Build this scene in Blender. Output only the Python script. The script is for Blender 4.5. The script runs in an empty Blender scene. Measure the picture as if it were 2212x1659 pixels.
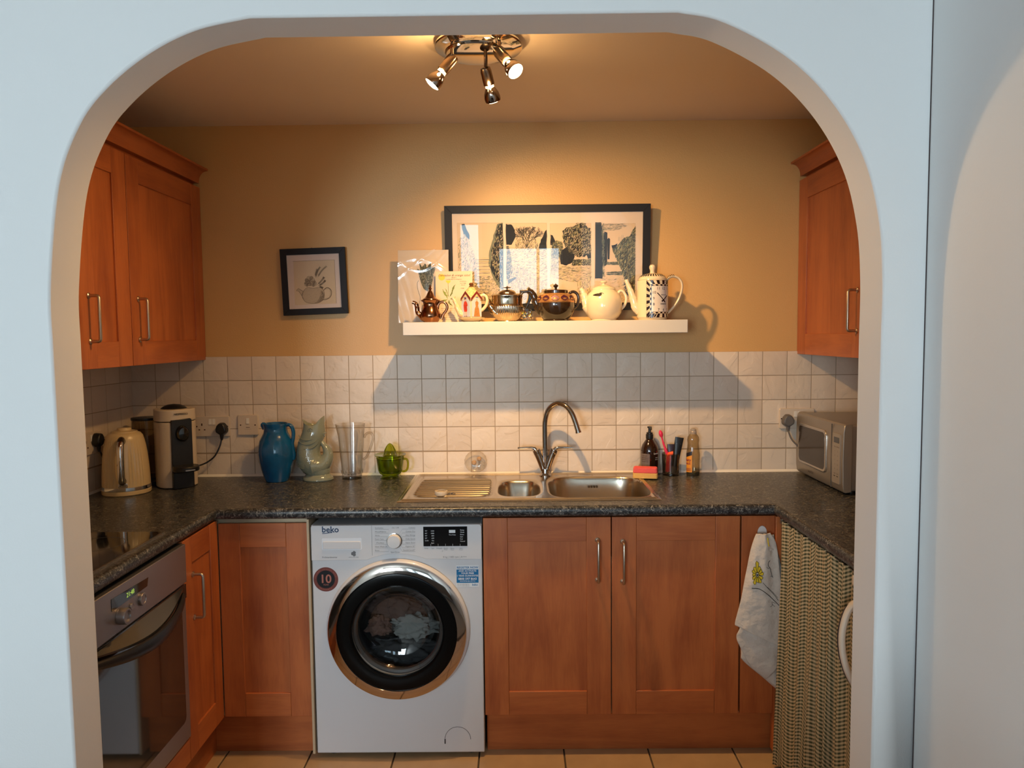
import bpy, bmesh, math, random
import numpy as np
from mathutils import Vector, Matrix, Euler
random.seed(7)
R = math.radians
SC = bpy.context.scene
COL = SC.collection

# ---------------------------------------------------------------- camera
CF, CX, CY, CZ, YAW, PIT, ROL = 1593.5, -.0067, -3.1372, 1.5053, .0072, .0673, -.0103
FW = Vector((-math.sin(YAW)*math.cos(PIT), math.cos(YAW)*math.cos(PIT), -math.sin(PIT)))
RT = Vector((math.cos(YAW), math.sin(YAW), 0)); UP = RT.cross(FW)
RT2 = RT*math.cos(ROL)+UP*math.sin(ROL); UP2 = -RT*math.sin(ROL)+UP*math.cos(ROL)
CAMP = Vector((CX, CY, CZ))
cd = bpy.data.cameras.new('camera'); cam = bpy.data.objects.new('camera', cd); COL.objects.link(cam)
cd.sensor_fit = 'HORIZONTAL'; cd.sensor_width = 36; cd.lens = CF/2212*36; cd.clip_start = .02
m = Matrix((RT2, UP2, -FW)).transposed().to_4x4(); m.translation = CAMP
cam.matrix_world = m
SC.camera = cam

def P(u, v, x=None, y=None, z=None):
    """point of the room plane x=, y= or z= that the photograph shows at pixel u, v"""
    d = FW+RT2*((u-1106)/CF)-UP2*((v-829.5)/CF)
    i, t = (0, x) if x is not None else (1, y) if y is not None else (2, z)
    return CAMP+d*((t-CAMP[i])/d[i])

# ---------------------------------------------------------------- world, exposure, lights
w = bpy.data.worlds.new('World'); SC.world = w; w.use_nodes = True
bg = w.node_tree.nodes['Background']; bg.inputs[0].default_value = (.62, .8, 1, 1); bg.inputs[1].default_value = 1.2
SC.view_settings.view_transform = 'Standard'; SC.view_settings.look = 'None'
SC.view_settings.gamma = 1; SC.view_settings.use_curve_mapping = False
SC.view_settings.exposure = 0.0
def area(name, loc, rot, sx, sy, W, col):
    l = bpy.data.lights.new(name, 'AREA'); l.shape = 'RECTANGLE'; l.size = sx; l.size_y = sy
    l.energy = W; l.color = col; o = bpy.data.objects.new(name, l); COL.objects.link(o)
    o.location = loc; o.rotation_euler = rot; return o
DAY = (.76, .90, .98); SKYB = (.52, .80, 1.0)
LY = -7.0      # rear wall of the lounge with its windows (x, z, width, height)
WINS = ((.17, 1.24, .90, .98), (-.63, 1.32, .34, 1.46), (-1.65, 1.42, 1.0, 1.25))
DAYL = (6.5, 6, 40)      # radiance of the view through each window
for (wx_, wz_, ww_, wh_), rad_, dc_ in zip(WINS, DAYL, (SKYB, SKYB, DAY)):
    area('daylight_window', (wx_, LY-.12, wz_), (R(90), 0, 0), ww_-.06, wh_-.06, rad_*math.pi*(ww_-.06)*(wh_-.06), dc_)
WARM = (1.0, .585, .225)
def spot(name, loc, direc, W, ang=150, blend=.9, rad=.022, col=WARM):
    l = bpy.data.lights.new(name, 'SPOT'); l.energy = W; l.color = col; l.spot_size = R(ang); l.spot_blend = blend
    l.shadow_soft_size = rad; o = bpy.data.objects.new(name, l); COL.objects.link(o)
    o.location = loc; o.rotation_euler = Vector(direc).to_track_quat('-Z', 'Y').to_euler(); return o
LAMPW = (31, 88, 14); LAMPA = (110, 130, 105); NECKW = 1.45
def point(name, loc, W, rad=.015, col=WARM):
    l = bpy.data.lights.new(name, 'POINT'); l.energy = W; l.color = col; l.shadow_soft_size = rad
    o = bpy.data.objects.new(name, l); COL.objects.link(o); o.location = loc; return o

# ---------------------------------------------------------------- mesh helpers
class MB:
    """collects shapes into one mesh"""
    def __init__(s, T=None):
        s.v = []; s.f = []; s.mi = []; s.uv = None; s.T = T
    def add(s, vs, fs, mi=0):
        n = len(s.v)
        if s.T: vs = [s.T(Vector(p)) for p in vs]
        s.v += [tuple(p) for p in vs]; s.f += [tuple(i+n for i in f) for f in fs]; s.mi += [mi]*len(fs)
        return s
    def box(s, x0, x1, y0, y1, z0, z1, mi=0):
        if x0 > x1: x0, x1 = x1, x0
        if y0 > y1: y0, y1 = y1, y0
        if z0 > z1: z0, z1 = z1, z0
        v = [(x, y, z) for z in (z0, z1) for y in (y0, y1) for x in (x0, x1)]
        return s.add(v, [(0, 2, 3, 1), (4, 5, 7, 6), (0, 1, 5, 4), (2, 6, 7, 3), (0, 4, 6, 2), (1, 3, 7, 5)], mi)
    def loft(s, rings, caps=(1, 1), mi=0, closed=True):
        n = len(rings[0]); vs = [p for r in rings for p in r]; fs = []
        for i in range(len(rings)-1):
            for j in range(n if closed else n-1):
                k = (j+1) % n
                fs.append((i*n+j, i*n+k, (i+1)*n+k, (i+1)*n+j))
        if caps[0]: fs.append(tuple(range(n))[::-1])
        if caps[1]: fs.append(tuple((len(rings)-1)*n+j for j in range(n)))
        return s.add(vs, fs, mi)
    def lathe(s, prof, c=(0, 0, 0), seg=40, sx=1, sy=1, axis='z', caps=(0, 0), mi=0, mod=None):
        rings = []
        for i, (r, h) in enumerate(prof):
            ring = []
            for j in range(seg):
                a = 2*math.pi*j/seg; rr = max(r, 1e-5)*(mod(a, r, h) if mod else 1)
                x, y = rr*math.cos(a)*sx, rr*math.sin(a)*sy
                p = (x, y, h) if axis == 'z' else (x, -h, y) if axis == 'y' else (h, x, y)
                ring.append((p[0]+c[0], p[1]+c[1], p[2]+c[2]))
            rings.append(ring)
        return s.loft(rings, caps, mi)
    def tube(s, pts, rad, seg=12, caps=(1, 1), mi=0, flat=1, up=None, closed=False):
        pts = [Vector(p) for p in pts]; n = len(pts)
        if not hasattr(rad, '__len__'): rad = [rad]*n
        rings = []; t0 = None; nv = None
        for i, p in enumerate(pts):
            if closed: t = (pts[(i+1) % n]-pts[i-1])
            else: t = pts[min(i+1, n-1)]-pts[max(i-1, 0)]
            t.normalize()
            if nv is None:
                a = Vector(up) if up else (Vector((0, 0, 1)) if abs(t.z) < .9 else Vector((1, 0, 0)))
                nv = (a-t*a.dot(t)).normalized()
            else: nv = (nv-t*nv.dot(t)).normalized()
            b = t.cross(nv)
            rings.append([p+nv*(rad[i]*math.cos(2*math.pi*j/seg))+b*(rad[i]*flat*math.sin(2*math.pi*j/seg)) for j in range(seg)])
        if closed: rings.append(rings[0]); caps = (0, 0)
        return s.loft(rings, caps, mi)
    def prism(s, poly, f0, f1, mi=0):
        """poly: 2-D outline; f0/f1 turn (a,b) into the points of the two ends"""
        n = len(poly); vs = [f0(a, b) for a, b in poly]+[f1(a, b) for a, b in poly]
        fs = [tuple(range(n))[::-1], tuple(range(n, 2*n))]+[(i, (i+1) % n, n+(i+1) % n, n+i) for i in range(n)]
        return s.add(vs, fs, mi)
    def grid(s, nu, nv, fn, mi=0, uv=None):
        vs = [fn(i/(nu-1), j/(nv-1)) for j in range(nv) for i in range(nu)]
        fs = [(j*nu+i, j*nu+i+1, (j+1)*nu+i+1, (j+1)*nu+i) for j in range(nv-1) for i in range(nu-1)]
        if uv: s.uv = [uv(i/(nu-1), j/(nv-1)) for j in range(nv) for i in range(nu)]
        return s.add(vs, fs, mi)
    def ball(s, c, r, seg=16, rings=10, mi=0, sx=1, sy=1, sz=1):
        return s.lathe([(math.sin(math.pi*i/rings)*r, -math.cos(math.pi*i/rings)*r*sz) for i in range(rings+1)], c, seg, sx, sy, mi=mi)
    def poly(s, pts, fn, mi=0):
        return s.add([fn(a, b) for a, b in pts], [tuple(range(len(pts)))], mi)
    def obj(s, name, mat, parent=None, smooth=35, bevel=0, bseg=2, solid=0, sub=0, kind=None, merge=False, loc=None):
        base = Vector((0, 0, 0))
        if parent is not None and 'wloc' in parent: base = Vector(parent['wloc'])
        elif parent is not None:
            q = parent
            while q.parent: q = q.parent
            if 'wloc' in q: base = Vector(q['wloc'])
        if loc is not None: base = Vector(loc)
        me = bpy.data.meshes.new(name)
        me.from_pydata([tuple(Vector(p)-base) for p in s.v], [], s.f)
        mats = mat if isinstance(mat, (list, tuple)) else [mat]
        for q in mats: me.materials.append(q)
        me.polygons.foreach_set('material_index', s.mi)
        if s.uv and len(s.uv) == len(s.v):
            ul = me.uv_layers.new(name='UVMap')
            for l in me.loops: ul.data[l.index].uv = s.uv[l.vertex_index]
        if merge or True:
            bm = bmesh.new(); bm.from_mesh(me)
            if merge: bmesh.ops.remove_doubles(bm, verts=bm.verts, dist=1e-5)
            if not getattr(s, 'open', False): bmesh.ops.recalc_face_normals(bm, faces=bm.faces)
            bm.to_mesh(me); bm.free()
        me.validate(); me.update()
        if smooth:
            me.shade_smooth(); me.set_sharp_from_angle(angle=R(smooth))
        o = bpy.data.objects.new(name, me); COL.objects.link(o)
        if parent is not None: o.parent = parent
        if loc is not None: o.location = loc
        if solid:
            q = o.modifiers.new('solid', 'SOLIDIFY'); q.thickness = solid; q.offset = 0
        if bevel:
            q = o.modifiers.new('bevel', 'BEVEL'); q.width = bevel; q.segments = bseg; q.limit_method = 'ANGLE'; q.angle_limit = R(40)
        if sub:
            q = o.modifiers.new('sub', 'SUBSURF'); q.levels = sub; q.render_levels = sub
        if kind: o['kind'] = kind
        return o

def tag(o, label, cat, group=None):
    o['label'] = label; o['category'] = cat
    if group: o['group'] = group
    return o
def thing(name, label, cat, loc=(0, 0, 0), group=None, rz=0, world=True):
    """Empty at the base of a thing; world=True: its parts are given in room coordinates"""
    o = bpy.data.objects.new(name, None); COL.objects.link(o); o.location = loc; o.empty_display_size = .05
    o.rotation_euler.z = rz
    if world: o['wloc'] = tuple(loc)
    return tag(o, label, cat, group)
def struct(o): o['kind'] = 'structure'; return o

def crom(pts, n=6):
    """Catmull-Rom through points of any dimension"""
    P_ = [np.array(p, float) for p in pts]; P_ = [2*P_[0]-P_[1]]+P_+[2*P_[-1]-P_[-2]]; out = []
    for i in range(1, len(P_)-2):
        a, b, c, d = P_[i-1:i+3]
        for k in range(n):
            t = k/n
            out.append(tuple(.5*((2*b)+(-a+c)*t+(2*a-5*b+4*c-d)*t*t+(-a+3*b-3*c+d)*t**3)))
    out.append(tuple(P_[-2])); return out
def rrect(x0, x1, z0, z1, r, n=5):
    pts = []
    for cx, cz, a0 in ((x1-r, z1-r, 0), (x0+r, z1-r, 90), (x0+r, z0+r, 180), (x1-r, z0+r, 270)):
        for k in range(n+1):
            a = R(a0+90*k/n); pts.append((cx+r*math.cos(a), cz+r*math.sin(a)))
    return pts
def circ(cx, cz, r, n=28, a0=0, a1=360, rz=None):
    full = abs(a1-a0) >= 360
    return [(cx+r*math.cos(R(a0+(a1-a0)*k/(n if full else n-1))), cz+(rz or r)*math.sin(R(a0+(a1-a0)*k/(n if full else n-1)))) for k in range(n)]
_tc = {}
def text(mb, s, size, fn, x=0, y=0, align='LEFT', mi=0, bold=0, res=2, shear=0):
    """flat lettering: fn turns (a,b) on the sign into a point"""
    key = (s, align, bold, res, shear)
    if key not in _tc:
        cu = bpy.data.curves.new('t', 'FONT'); cu.body = s; cu.align_x = align; cu.size = 1; cu.resolution_u = res
        cu.offset = bold; cu.shear = shear
        ob = bpy.data.objects.new('t', cu); me = ob.to_mesh()
        _tc[key] = ([(p.co.x, p.co.y) for p in me.vertices], [tuple(p.vertices) for p in me.polygons])
        ob.to_mesh_clear(); bpy.data.objects.remove(ob); bpy.data.curves.remove(cu)
    vs, fs = _tc[key]
    return mb.add([fn(x+a*size, y+b*size) for a, b in vs], fs, mi)

# ---------------------------------------------------------------- materials
def srgb(r, g, b):
    f = lambda c: c/12.92 if c <= .04045 else ((c+.055)/1.055)**2.4
    return (f(r/255), f(g/255), f(b/255), 1)
_m = {}
def mat(name, col=(.8, .8, .8), rough=.5, metal=0, coat=0, bump=0, bdist=.002, bscale=60, var=0, vscale=8, emit=None, es=1, spec=.5, trans=0, ior=1.45, sss=0):
    if name in _m: return _m[name]
    M = bpy.data.materials.new(name); M.use_nodes = True; nt = M.node_tree; b = nt.nodes['Principled BSDF']
    c = tuple(col)+(1,) if len(col) == 3 else col
    b.inputs['Base Color'].default_value = c; b.inputs['Roughness'].default_value = rough
    b.inputs['Metallic'].default_value = metal; b.inputs['Coat Weight'].default_value = coat; b.inputs['Coat Roughness'].default_value = .05
    b.inputs['Specular IOR Level'].default_value = spec; b.inputs['IOR'].default_value = ior; b.inputs['Transmission Weight'].default_value = trans
    if sss: b.inputs['Subsurface Weight'].default_value = sss; b.inputs['Subsurface Scale'].default_value = .01
    if emit: b.inputs['Emission Color'].default_value = tuple(emit)+(1,); b.inputs['Emission Strength'].default_value = es
    tc = nt.nodes.new('ShaderNodeTexCoord')
    if var:
        n = nt.nodes.new('ShaderNodeTexNoise'); n.inputs['Scale'].default_value = vscale; n.inputs['Detail'].default_value = 5
        nt.links.new(tc.outputs['Object'], n.inputs['Vector'])
        r = nt.nodes.new('ShaderNodeValToRGB'); r.color_ramp.elements[0].position = .3; r.color_ramp.elements[1].position = .7
        r.color_ramp.elements[0].color = tuple(x*(1-var) for x in c[:3])+(1,); r.color_ramp.elements[1].color = tuple(min(1, x*(1+var)) for x in c[:3])+(1,)
        nt.links.new(n.outputs['Fac'], r.inputs['Fac']); nt.links.new(r.outputs['Color'], b.inputs['Base Color'])
    if bump:
        n = nt.nodes.new('ShaderNodeTexNoise'); n.inputs['Scale'].default_value = bscale; n.inputs['Detail'].default_value = 4
        nt.links.new(tc.outputs['Object'], n.inputs['Vector'])
        bp = nt.nodes.new('ShaderNodeBump'); bp.inputs['Strength'].default_value = bump; bp.inputs['Distance'].default_value = bdist
        nt.links.new(n.outputs['Fac'], bp.inputs['Height']); nt.links.new(bp.outputs['Normal'], b.inputs['Normal'])
    _m[name] = M; return M
def N(nt, t, **k):
    n = nt.nodes.new(t)
    for a, v in k.items():
        if a.startswith('i_'): n.inputs[a[2:].replace('_', ' ')].default_value = v
        else: setattr(n, a, v)
    return n
def thin_glass(name, tint=(1, 1, 1), edge=(.8, .85, .85), refl=1.0, rough=.0, white=0, wcol=(.8, .8, .8)):
    if name in _m: return _m[name]
    M = bpy.data.materials.new(name); M.use_nodes = True; nt = M.node_tree; nt.nodes.clear(); L = nt.links.new
    out = N(nt, 'ShaderNodeOutputMaterial'); tr = N(nt, 'ShaderNodeBsdfTransparent'); gl = N(nt, 'ShaderNodeBsdfGlossy'); gl.inputs['Roughness'].default_value = rough
    fr = N(nt, 'ShaderNodeFresnel'); ge = N(nt, 'ShaderNodeNewGeometry'); mi = N(nt, 'ShaderNodeMath', operation='MULTIPLY_ADD'); mi.inputs[1].default_value = -.8333; mi.inputs[2].default_value = 1.5; L(ge.outputs['Backfacing'], mi.inputs[0]); L(mi.outputs[0], fr.inputs['IOR'])
    lw = N(nt, 'ShaderNodeLayerWeight'); lw.inputs['Blend'].default_value = .35
    mx = N(nt, 'ShaderNodeMix', data_type='RGBA'); mx.inputs[6].default_value = tuple(tint)+(1,); mx.inputs[7].default_value = tuple(edge)+(1,)
    L(lw.outputs['Facing'], mx.inputs[0]); L(mx.outputs[2], tr.inputs['Color'])
    mu = N(nt, 'ShaderNodeMath', operation='MULTIPLY'); mu.inputs[1].default_value = refl; L(fr.outputs['Fac'], mu.inputs[0])
    ms = N(nt, 'ShaderNodeMixShader'); L(mu.outputs[0], ms.inputs[0])
    if white:
        df = N(nt, 'ShaderNodeBsdfDiffuse'); df.inputs['Color'].default_value = tuple(wcol)+(1,); m2 = N(nt, 'ShaderNodeMixShader'); m2.inputs[0].default_value = white
        L(tr.outputs[0], m2.inputs[1]); L(df.outputs[0], m2.inputs[2]); L(m2.outputs[0], ms.inputs[1])
    else: L(tr.outputs[0], ms.inputs[1])
    L(gl.outputs[0], ms.inputs[2]); L(ms.outputs[0], out.inputs['Surface'])
    _m[name] = M; return M
def wood(axis):
    name = 'cherry_wood_'+axis
    if name in _m: return _m[name]
    M = bpy.data.materials.new(name); M.use_nodes = True; nt = M.node_tree; b = nt.nodes['Principled BSDF']; L = nt.links.new
    tc = N(nt, 'ShaderNodeTexCoord'); oi = N(nt, 'ShaderNodeObjectInfo')
    va = N(nt, 'ShaderNodeVectorMath', operation='ADD'); L(tc.outputs['Object'], va.inputs[0])
    vm = N(nt, 'ShaderNodeVectorMath', operation='SCALE'); vm.inputs[0].default_value = (37, 53, 29); L(oi.outputs['Random'], vm.inputs['Scale']); L(vm.outputs[0], va.inputs[1])
    mp = N(nt, 'ShaderNodeMapping'); s = {'z': (9, 9, .9), 'x': (.9, 9, 9), 'y': (9, .9, 9)}[axis]; mp.inputs['Scale'].default_value = s
    L(va.outputs[0], mp.inputs['Vector'])
    n1 = N(nt, 'ShaderNodeTexNoise', i_Scale=1.6, i_Detail=6, i_Roughness=.6, i_Distortion=.6); L(mp.outputs[0], n1.inputs['Vector'])
    mp2 = N(nt, 'ShaderNodeMapping'); mp2.inputs['Scale'].default_value = tuple(q*9 for q in s); L(va.outputs[0], mp2.inputs['Vector'])
    n2 = N(nt, 'ShaderNodeTexNoise', i_Scale=2.2, i_Detail=4); L(mp2.outputs[0], n2.inputs['Vector'])
    n3 = N(nt, 'ShaderNodeTexNoise', i_Scale=4.5, i_Detail=3); L(va.outputs[0], n3.inputs['Vector'])
    a1 = N(nt, 'ShaderNodeMath', operation='MULTIPLY_ADD'); L(n2.outputs['Fac'], a1.inputs[0]); a1.inputs[1].default_value = .22
    L(n1.outputs['Fac'], a1.inputs[2])
    a2 = N(nt, 'ShaderNodeMath', operation='MULTIPLY_ADD'); L(n3.outputs['Fac'], a2.inputs[0]); a2.inputs[1].default_value = .55; L(a1.outputs[0], a2.inputs[2])
    r = N(nt, 'ShaderNodeValToRGB'); e = r.color_ramp.elements; e[0].position = .6; e[1].position = 1.1
    e[0].position = .62; e[0].color = WOOD_D; e[1].position = 1.0; e[1].color = WOOD_L
    L(a2.outputs[0], r.inputs['Fac']); L(r.outputs[0], b.inputs['Base Color'])
    b.inputs['Roughness'].default_value = .42; b.inputs['Coat Weight'].default_value = .12; b.inputs['Coat Roughness'].default_value = .3
    _m[name] = M; return M
WOOD_D = (.30, .066, .016, 1); WOOD_L = (.50, .140, .036, 1)
def worktop_mat():
    M = bpy.data.materials.new('granite_laminate'); M.use_nodes = True; nt = M.node_tree; b = nt.nodes['Principled BSDF']; L = nt.links.new
    tc = N(nt, 'ShaderNodeTexCoord')
    n0 = N(nt, 'ShaderNodeTexNoise', i_Scale=40, i_Detail=3); L(tc.outputs['Object'], n0.inputs['Vector'])
    vm = N(nt, 'ShaderNodeMix', data_type='RGBA', blend_type='LINEAR_LIGHT'); vm.inputs[0].default_value = .012; L(tc.outputs['Object'], vm.inputs[6]); L(n0.outputs['Color'], vm.inputs[7])
    n1 = N(nt, 'ShaderNodeTexNoise', i_Scale=84, i_Detail=5, i_Roughness=.72, i_Distortion=1.6); L(vm.outputs[2], n1.inputs['Vector'])
    r = N(nt, 'ShaderNodeValToRGB'); e = r.color_ramp.elements
    e[0].position = .40; e[0].color = (.008, .009, .011, 1); e[1].position = .68; e[1].color = (.36, .34, .29, 1)
    q = e.new(.50); q.color = (.028, .030, .034, 1); q = e.new(.57); q.color = (.11, .11, .105, 1)
    L(n1.outputs['Fac'], r.inputs['Fac']); L(r.outputs[0], b.inputs['Base Color'])
    b.inputs['Roughness'].default_value = .3
    bp = N(nt, 'ShaderNodeBump', i_Strength=.25, i_Distance=.001); L(n1.outputs['Fac'], bp.inputs['Height']); L(bp.outputs[0], b.inputs['Normal'])
    return M
def tile_mat():
    M = bpy.data.materials.new('riven_cream_tile'); M.use_nodes = True; nt = M.node_tree; b = nt.nodes['Principled BSDF']; L = nt.links.new
    tc = N(nt, 'ShaderNodeTexCoord'); oi = N(nt, 'ShaderNodeObjectInfo')
    vm = N(nt, 'ShaderNodeVectorMath', operation='SCALE'); vm.inputs[0].default_value = (31, 17, 43); L(oi.outputs['Random'], vm.inputs['Scale'])
    va = N(nt, 'ShaderNodeVectorMath', operation='ADD'); L(tc.outputs['Object'], va.inputs[0]); L(vm.outputs[0], va.inputs[1])
    n1 = N(nt, 'ShaderNodeTexNoise', i_Scale=9, i_Detail=2, i_Distortion=1.2); L(va.outputs[0], n1.inputs['Vector'])
    r = N(nt, 'ShaderNodeValToRGB'); e = r.color_ramp.elements; e[0].position = .485; e[0].color = (0, 0, 0, 1); e[1].position = .515; e[1].color = (1, 1, 1, 1); L(n1.outputs['Fac'], r.inputs['Fac'])
    n2 = N(nt, 'ShaderNodeTexNoise', i_Scale=45, i_Detail=4); L(va.outputs[0], n2.inputs['Vector'])
    ad = N(nt, 'ShaderNodeMath', operation='MULTIPLY_ADD'); L(n1.outputs['Fac'], ad.inputs[0]); ad.inputs[1].default_value = 2.0
    a3 = N(nt, 'ShaderNodeMath', operation='MULTIPLY_ADD'); L(n2.outputs['Fac'], a3.inputs[0]); a3.inputs[1].default_value = .8
    m5 = N(nt, 'ShaderNodeMath', operation='MULTIPLY'); L(r.outputs[0], m5.inputs[0]); m5.inputs[1].default_value = .30; L(m5.outputs[0], ad.inputs[2]); L(ad.outputs[0], a3.inputs[2])
    bp = N(nt, 'ShaderNodeBump', i_Strength=.6, i_Distance=.0022); L(a3.outputs[0], bp.inputs['Height']); L(bp.outputs[0], b.inputs['Normal'])
    c = N(nt, 'ShaderNodeMix', data_type='RGBA'); c.inputs[6].default_value = (.63, .52, .415, 1); c.inputs[7].default_value = (.72, .615, .505, 1)
    L(oi.outputs['Random'], c.inputs[0]); L(c.outputs[2], b.inputs['Base Color']); b.inputs['Roughness'].default_value = .42
    return M
def gingham_mat():
    M = bpy.data.materials.new('green_gingham'); M.use_nodes = True; nt = M.node_tree; b = nt.nodes['Principled BSDF']; L = nt.links.new
    uv = N(nt, 'ShaderNodeUVMap'); sp = N(nt, 'ShaderNodeSeparateXYZ'); L(uv.outputs[0], sp.inputs[0]); outs = []
    for k in (0, 1):
        m1 = N(nt, 'ShaderNodeMath', operation='MULTIPLY'); m1.inputs[1].default_value = 1/.0118; L(sp.outputs[k], m1.inputs[0])
        m2 = N(nt, 'ShaderNodeMath', operation='FRACT'); L(m1.outputs[0], m2.inputs[0])
        m3 = N(nt, 'ShaderNodeMath', operation='GREATER_THAN'); m3.inputs[1].default_value = .5; L(m2.outputs[0], m3.inputs[0]); outs.append(m3)
    m4 = N(nt, 'ShaderNodeMath', operation='MULTIPLY_ADD'); L(outs[0].outputs[0], m4.inputs[0]); m4.inputs[1].default_value = .30
    m5 = N(nt, 'ShaderNodeMath', operation='MULTIPLY'); m5.inputs[1].default_value = .70; L(outs[1].outputs[0], m5.inputs[0]); L(m5.outputs[0], m4.inputs[2])
    c = N(nt, 'ShaderNodeMix', data_type='RGBA'); c.inputs[6].default_value = (.52, .38, .21, 1); c.inputs[7].default_value = (.045, .048, .016, 1)
    L(m4.outputs[0], c.inputs[0]); L(c.outputs[2], b.inputs['Base Color']); b.inputs['Roughness'].default_value = .9; b.inputs['Sheen Weight'].default_value = .1
    return M

paint_w = mat('white_wall_paint', (.85, .85, .84), .6, bump=.08, bscale=220)
paint_k = mat('magnolia_wall_paint', (.62, .365, .135), .42, bump=.32, bscale=170)
paint_c = mat('white_ceiling_paint', (.86, .73, .58), .6, bump=.05, bscale=120)
wz, wx, wy = wood('z'), wood('x'), wood('y')
wtop = worktop_mat(); tilem = tile_mat(); ging = gingham_mat()
grout = mat('cream_grout', (.36, .27, .18), .8)
seal = mat('white_sealant', (.75, .72, .66), .4)
carcass = mat('cream_carcass_edge', (.55, .42, .27), .5)
dark = mat('dark_gap', (.01, .008, .006), .8)
brass = mat('brushed_nickel', (.55, .45, .36), .32, 1)
steel = mat('brushed_steel', (.50, .46, .42), .26, 1, bump=.04, bscale=300)
chrome = mat('chrome', (.78, .78, .78), .06, 1)
whitep = mat('white_enamel', (.68, .68, .70), .28, coat=.3)
whitepl = mat('white_plastic', (.74, .70, .64), .35)
blackpl = mat('black_plastic', (.012, .012, .013), .35)
blackgl = mat('black_gloss', (.008, .008, .009), .06, coat=.5)
blackfr = mat('black_frame', (.012, .012, .015), .55, spec=.3)
paper = mat('cream_paper', (.80, .74, .64), .8)
# ================================================================ the setting
loungep = mat('lounge_wall_paint', (.5, .49, .47), .7)
XL, XR, YB, YF, ZC = -1.659, 1.50, -1.445, -1.555, 2.385
WT, TP = .91, .1033
LX = -2.3
floor = struct(MB().box(XL-.1, XR+.1, YF, .1, -.12, -.006).obj('floor', mat('floor_grout', (.10, .07, .045), .9), smooth=0))
lf = struct(MB().box(LX-.1, .963, LY-.1, YF, -.12, 0).obj('floor', mat('lounge_carpet', (.30, .27, .24), .95, bump=.5, bscale=300), smooth=0))
# floor tiles, each one a piece
ftm = mat('beige_floor_tile', (.47, .31, .17), .32, var=.10, vscale=9, bump=.05, bscale=30)
ft = MB().box(-.1495, .1495, -.1495, .1495, -.006, 0)
first = None
for i in range(-6, 5):
    for j in range(5):
        x, y = .149+.305*i+.1525, -.415-.305*j+.1525
        if x < XL-.1 or x > XR+.1 or y < YF or (y > -.5 and abs(i+.5) > 5): continue
        if first is None: first = ft.obj('floor_tile', ftm, floor, bevel=.0015, bseg=1); o = first
        else: o = first.copy(); COL.objects.link(o)
        o.location = (x, y, 0)
ceiling = struct(MB().box(XL-.1, XR+.1, YF, .1, ZC, ZC+.1).obj('ceiling', paint_c, smooth=0))
struct(MB().box(LX-.1, .963, LY-.1, YF, 2.42, 2.52).obj('ceiling', loungep, smooth=0))
wall_back = struct(MB().box(XL-.1, XR+.1, 0, .1, -.1, ZC).obj('wall_back', paint_k, smooth=0))
wall_left = struct(MB().box(XL-.1, XL, YB, 0, -.1, ZC).obj('wall_left', paint_k, smooth=0))
wall_right = struct(MB().box(XR, XR+.1, YB, 0, -.1, ZC).obj('wall_right', paint_k, smooth=0))

def arch_wall(name, contour, lo, hi, zb, zt, f, t0, t1):
    """wall pierced by an arch; contour runs from the left foot to the right foot; f(a, depth, z)"""
    m_ = MB(); n = len(contour); top = max(z for a, z in contour); k = [i for i, c in enumerate(contour) if c[1] > top-1e-3]
    kl, kr = k[0], k[-1]
    for d in (t0, t1):
        q = [f(a, d, z) for a, z in contour]
        side = [f(lo if i <= kl else hi, d, contour[i][1]) for i in range(n)]
        m_.add(q+side, [(i, i+1, n+i+1, n+i) for i in range(n-1) if i < kl or i >= kr])
        m_.add([f(a, d, top) for a in [lo]+[contour[i][0] for i in k]+[hi]]+[f(hi, d, zt), f(lo, d, zt)], [tuple(range(len(k)+4))])
    m_.add([f(a, t0, z) for a, z in contour]+[f(a, t1, z) for a, z in contour], [(i, i+1, n+i+1, n+i) for i in range(n-1)])
    m_.add([f(lo, t0, zb), f(lo, t1, zb), f(lo, t1, zt), f(lo, t0, zt), f(hi, t0, zb), f(hi, t1, zb), f(hi, t1, zt), f(hi, t0, zt)], [(0, 1, 2, 3), (4, 5, 6, 7), (3, 2, 6, 7)])
    return struct(m_.obj(name, paint_w, smooth=25, merge=True, bevel=.005))
L1 = crom([(-1.007, 1.48), (-1.005, 1.62), (-.976, 1.831), (-.926, 1.955), (-.863, 2.032), (-.773, 2.1), (-.674, 2.146), (-.56, 2.170)], 10)
R1 = crom([(.335, 2.170), (.43, 2.149), (.561, 2.078), (.659, 1.983), (.727, 1.868), (.761, 1.743), (.772, 1.617), (.772, 1.48)], 10)
arch_wall('wall_front', [(-1.002, -.05)]+L1+R1+[(.771, -.05)], LX, .863, -.05, 2.45, lambda a, d, z: (a, d, z), YF, YB)
MB().box(.863, XR+.1, YF, YB, -.05, 2.45).obj('wall_front', paint_w, smooth=0)['kind'] = 'structure'
struct(MB().box(.863, .963, LY, YF, -.05, 2.45).obj('wall_lounge_right', paint_w, smooth=0))
struct(MB().box(LX-.1, LX, LY, YF, -.05, 2.45).obj('wall_lounge_left', loungep, smooth=0))
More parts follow.
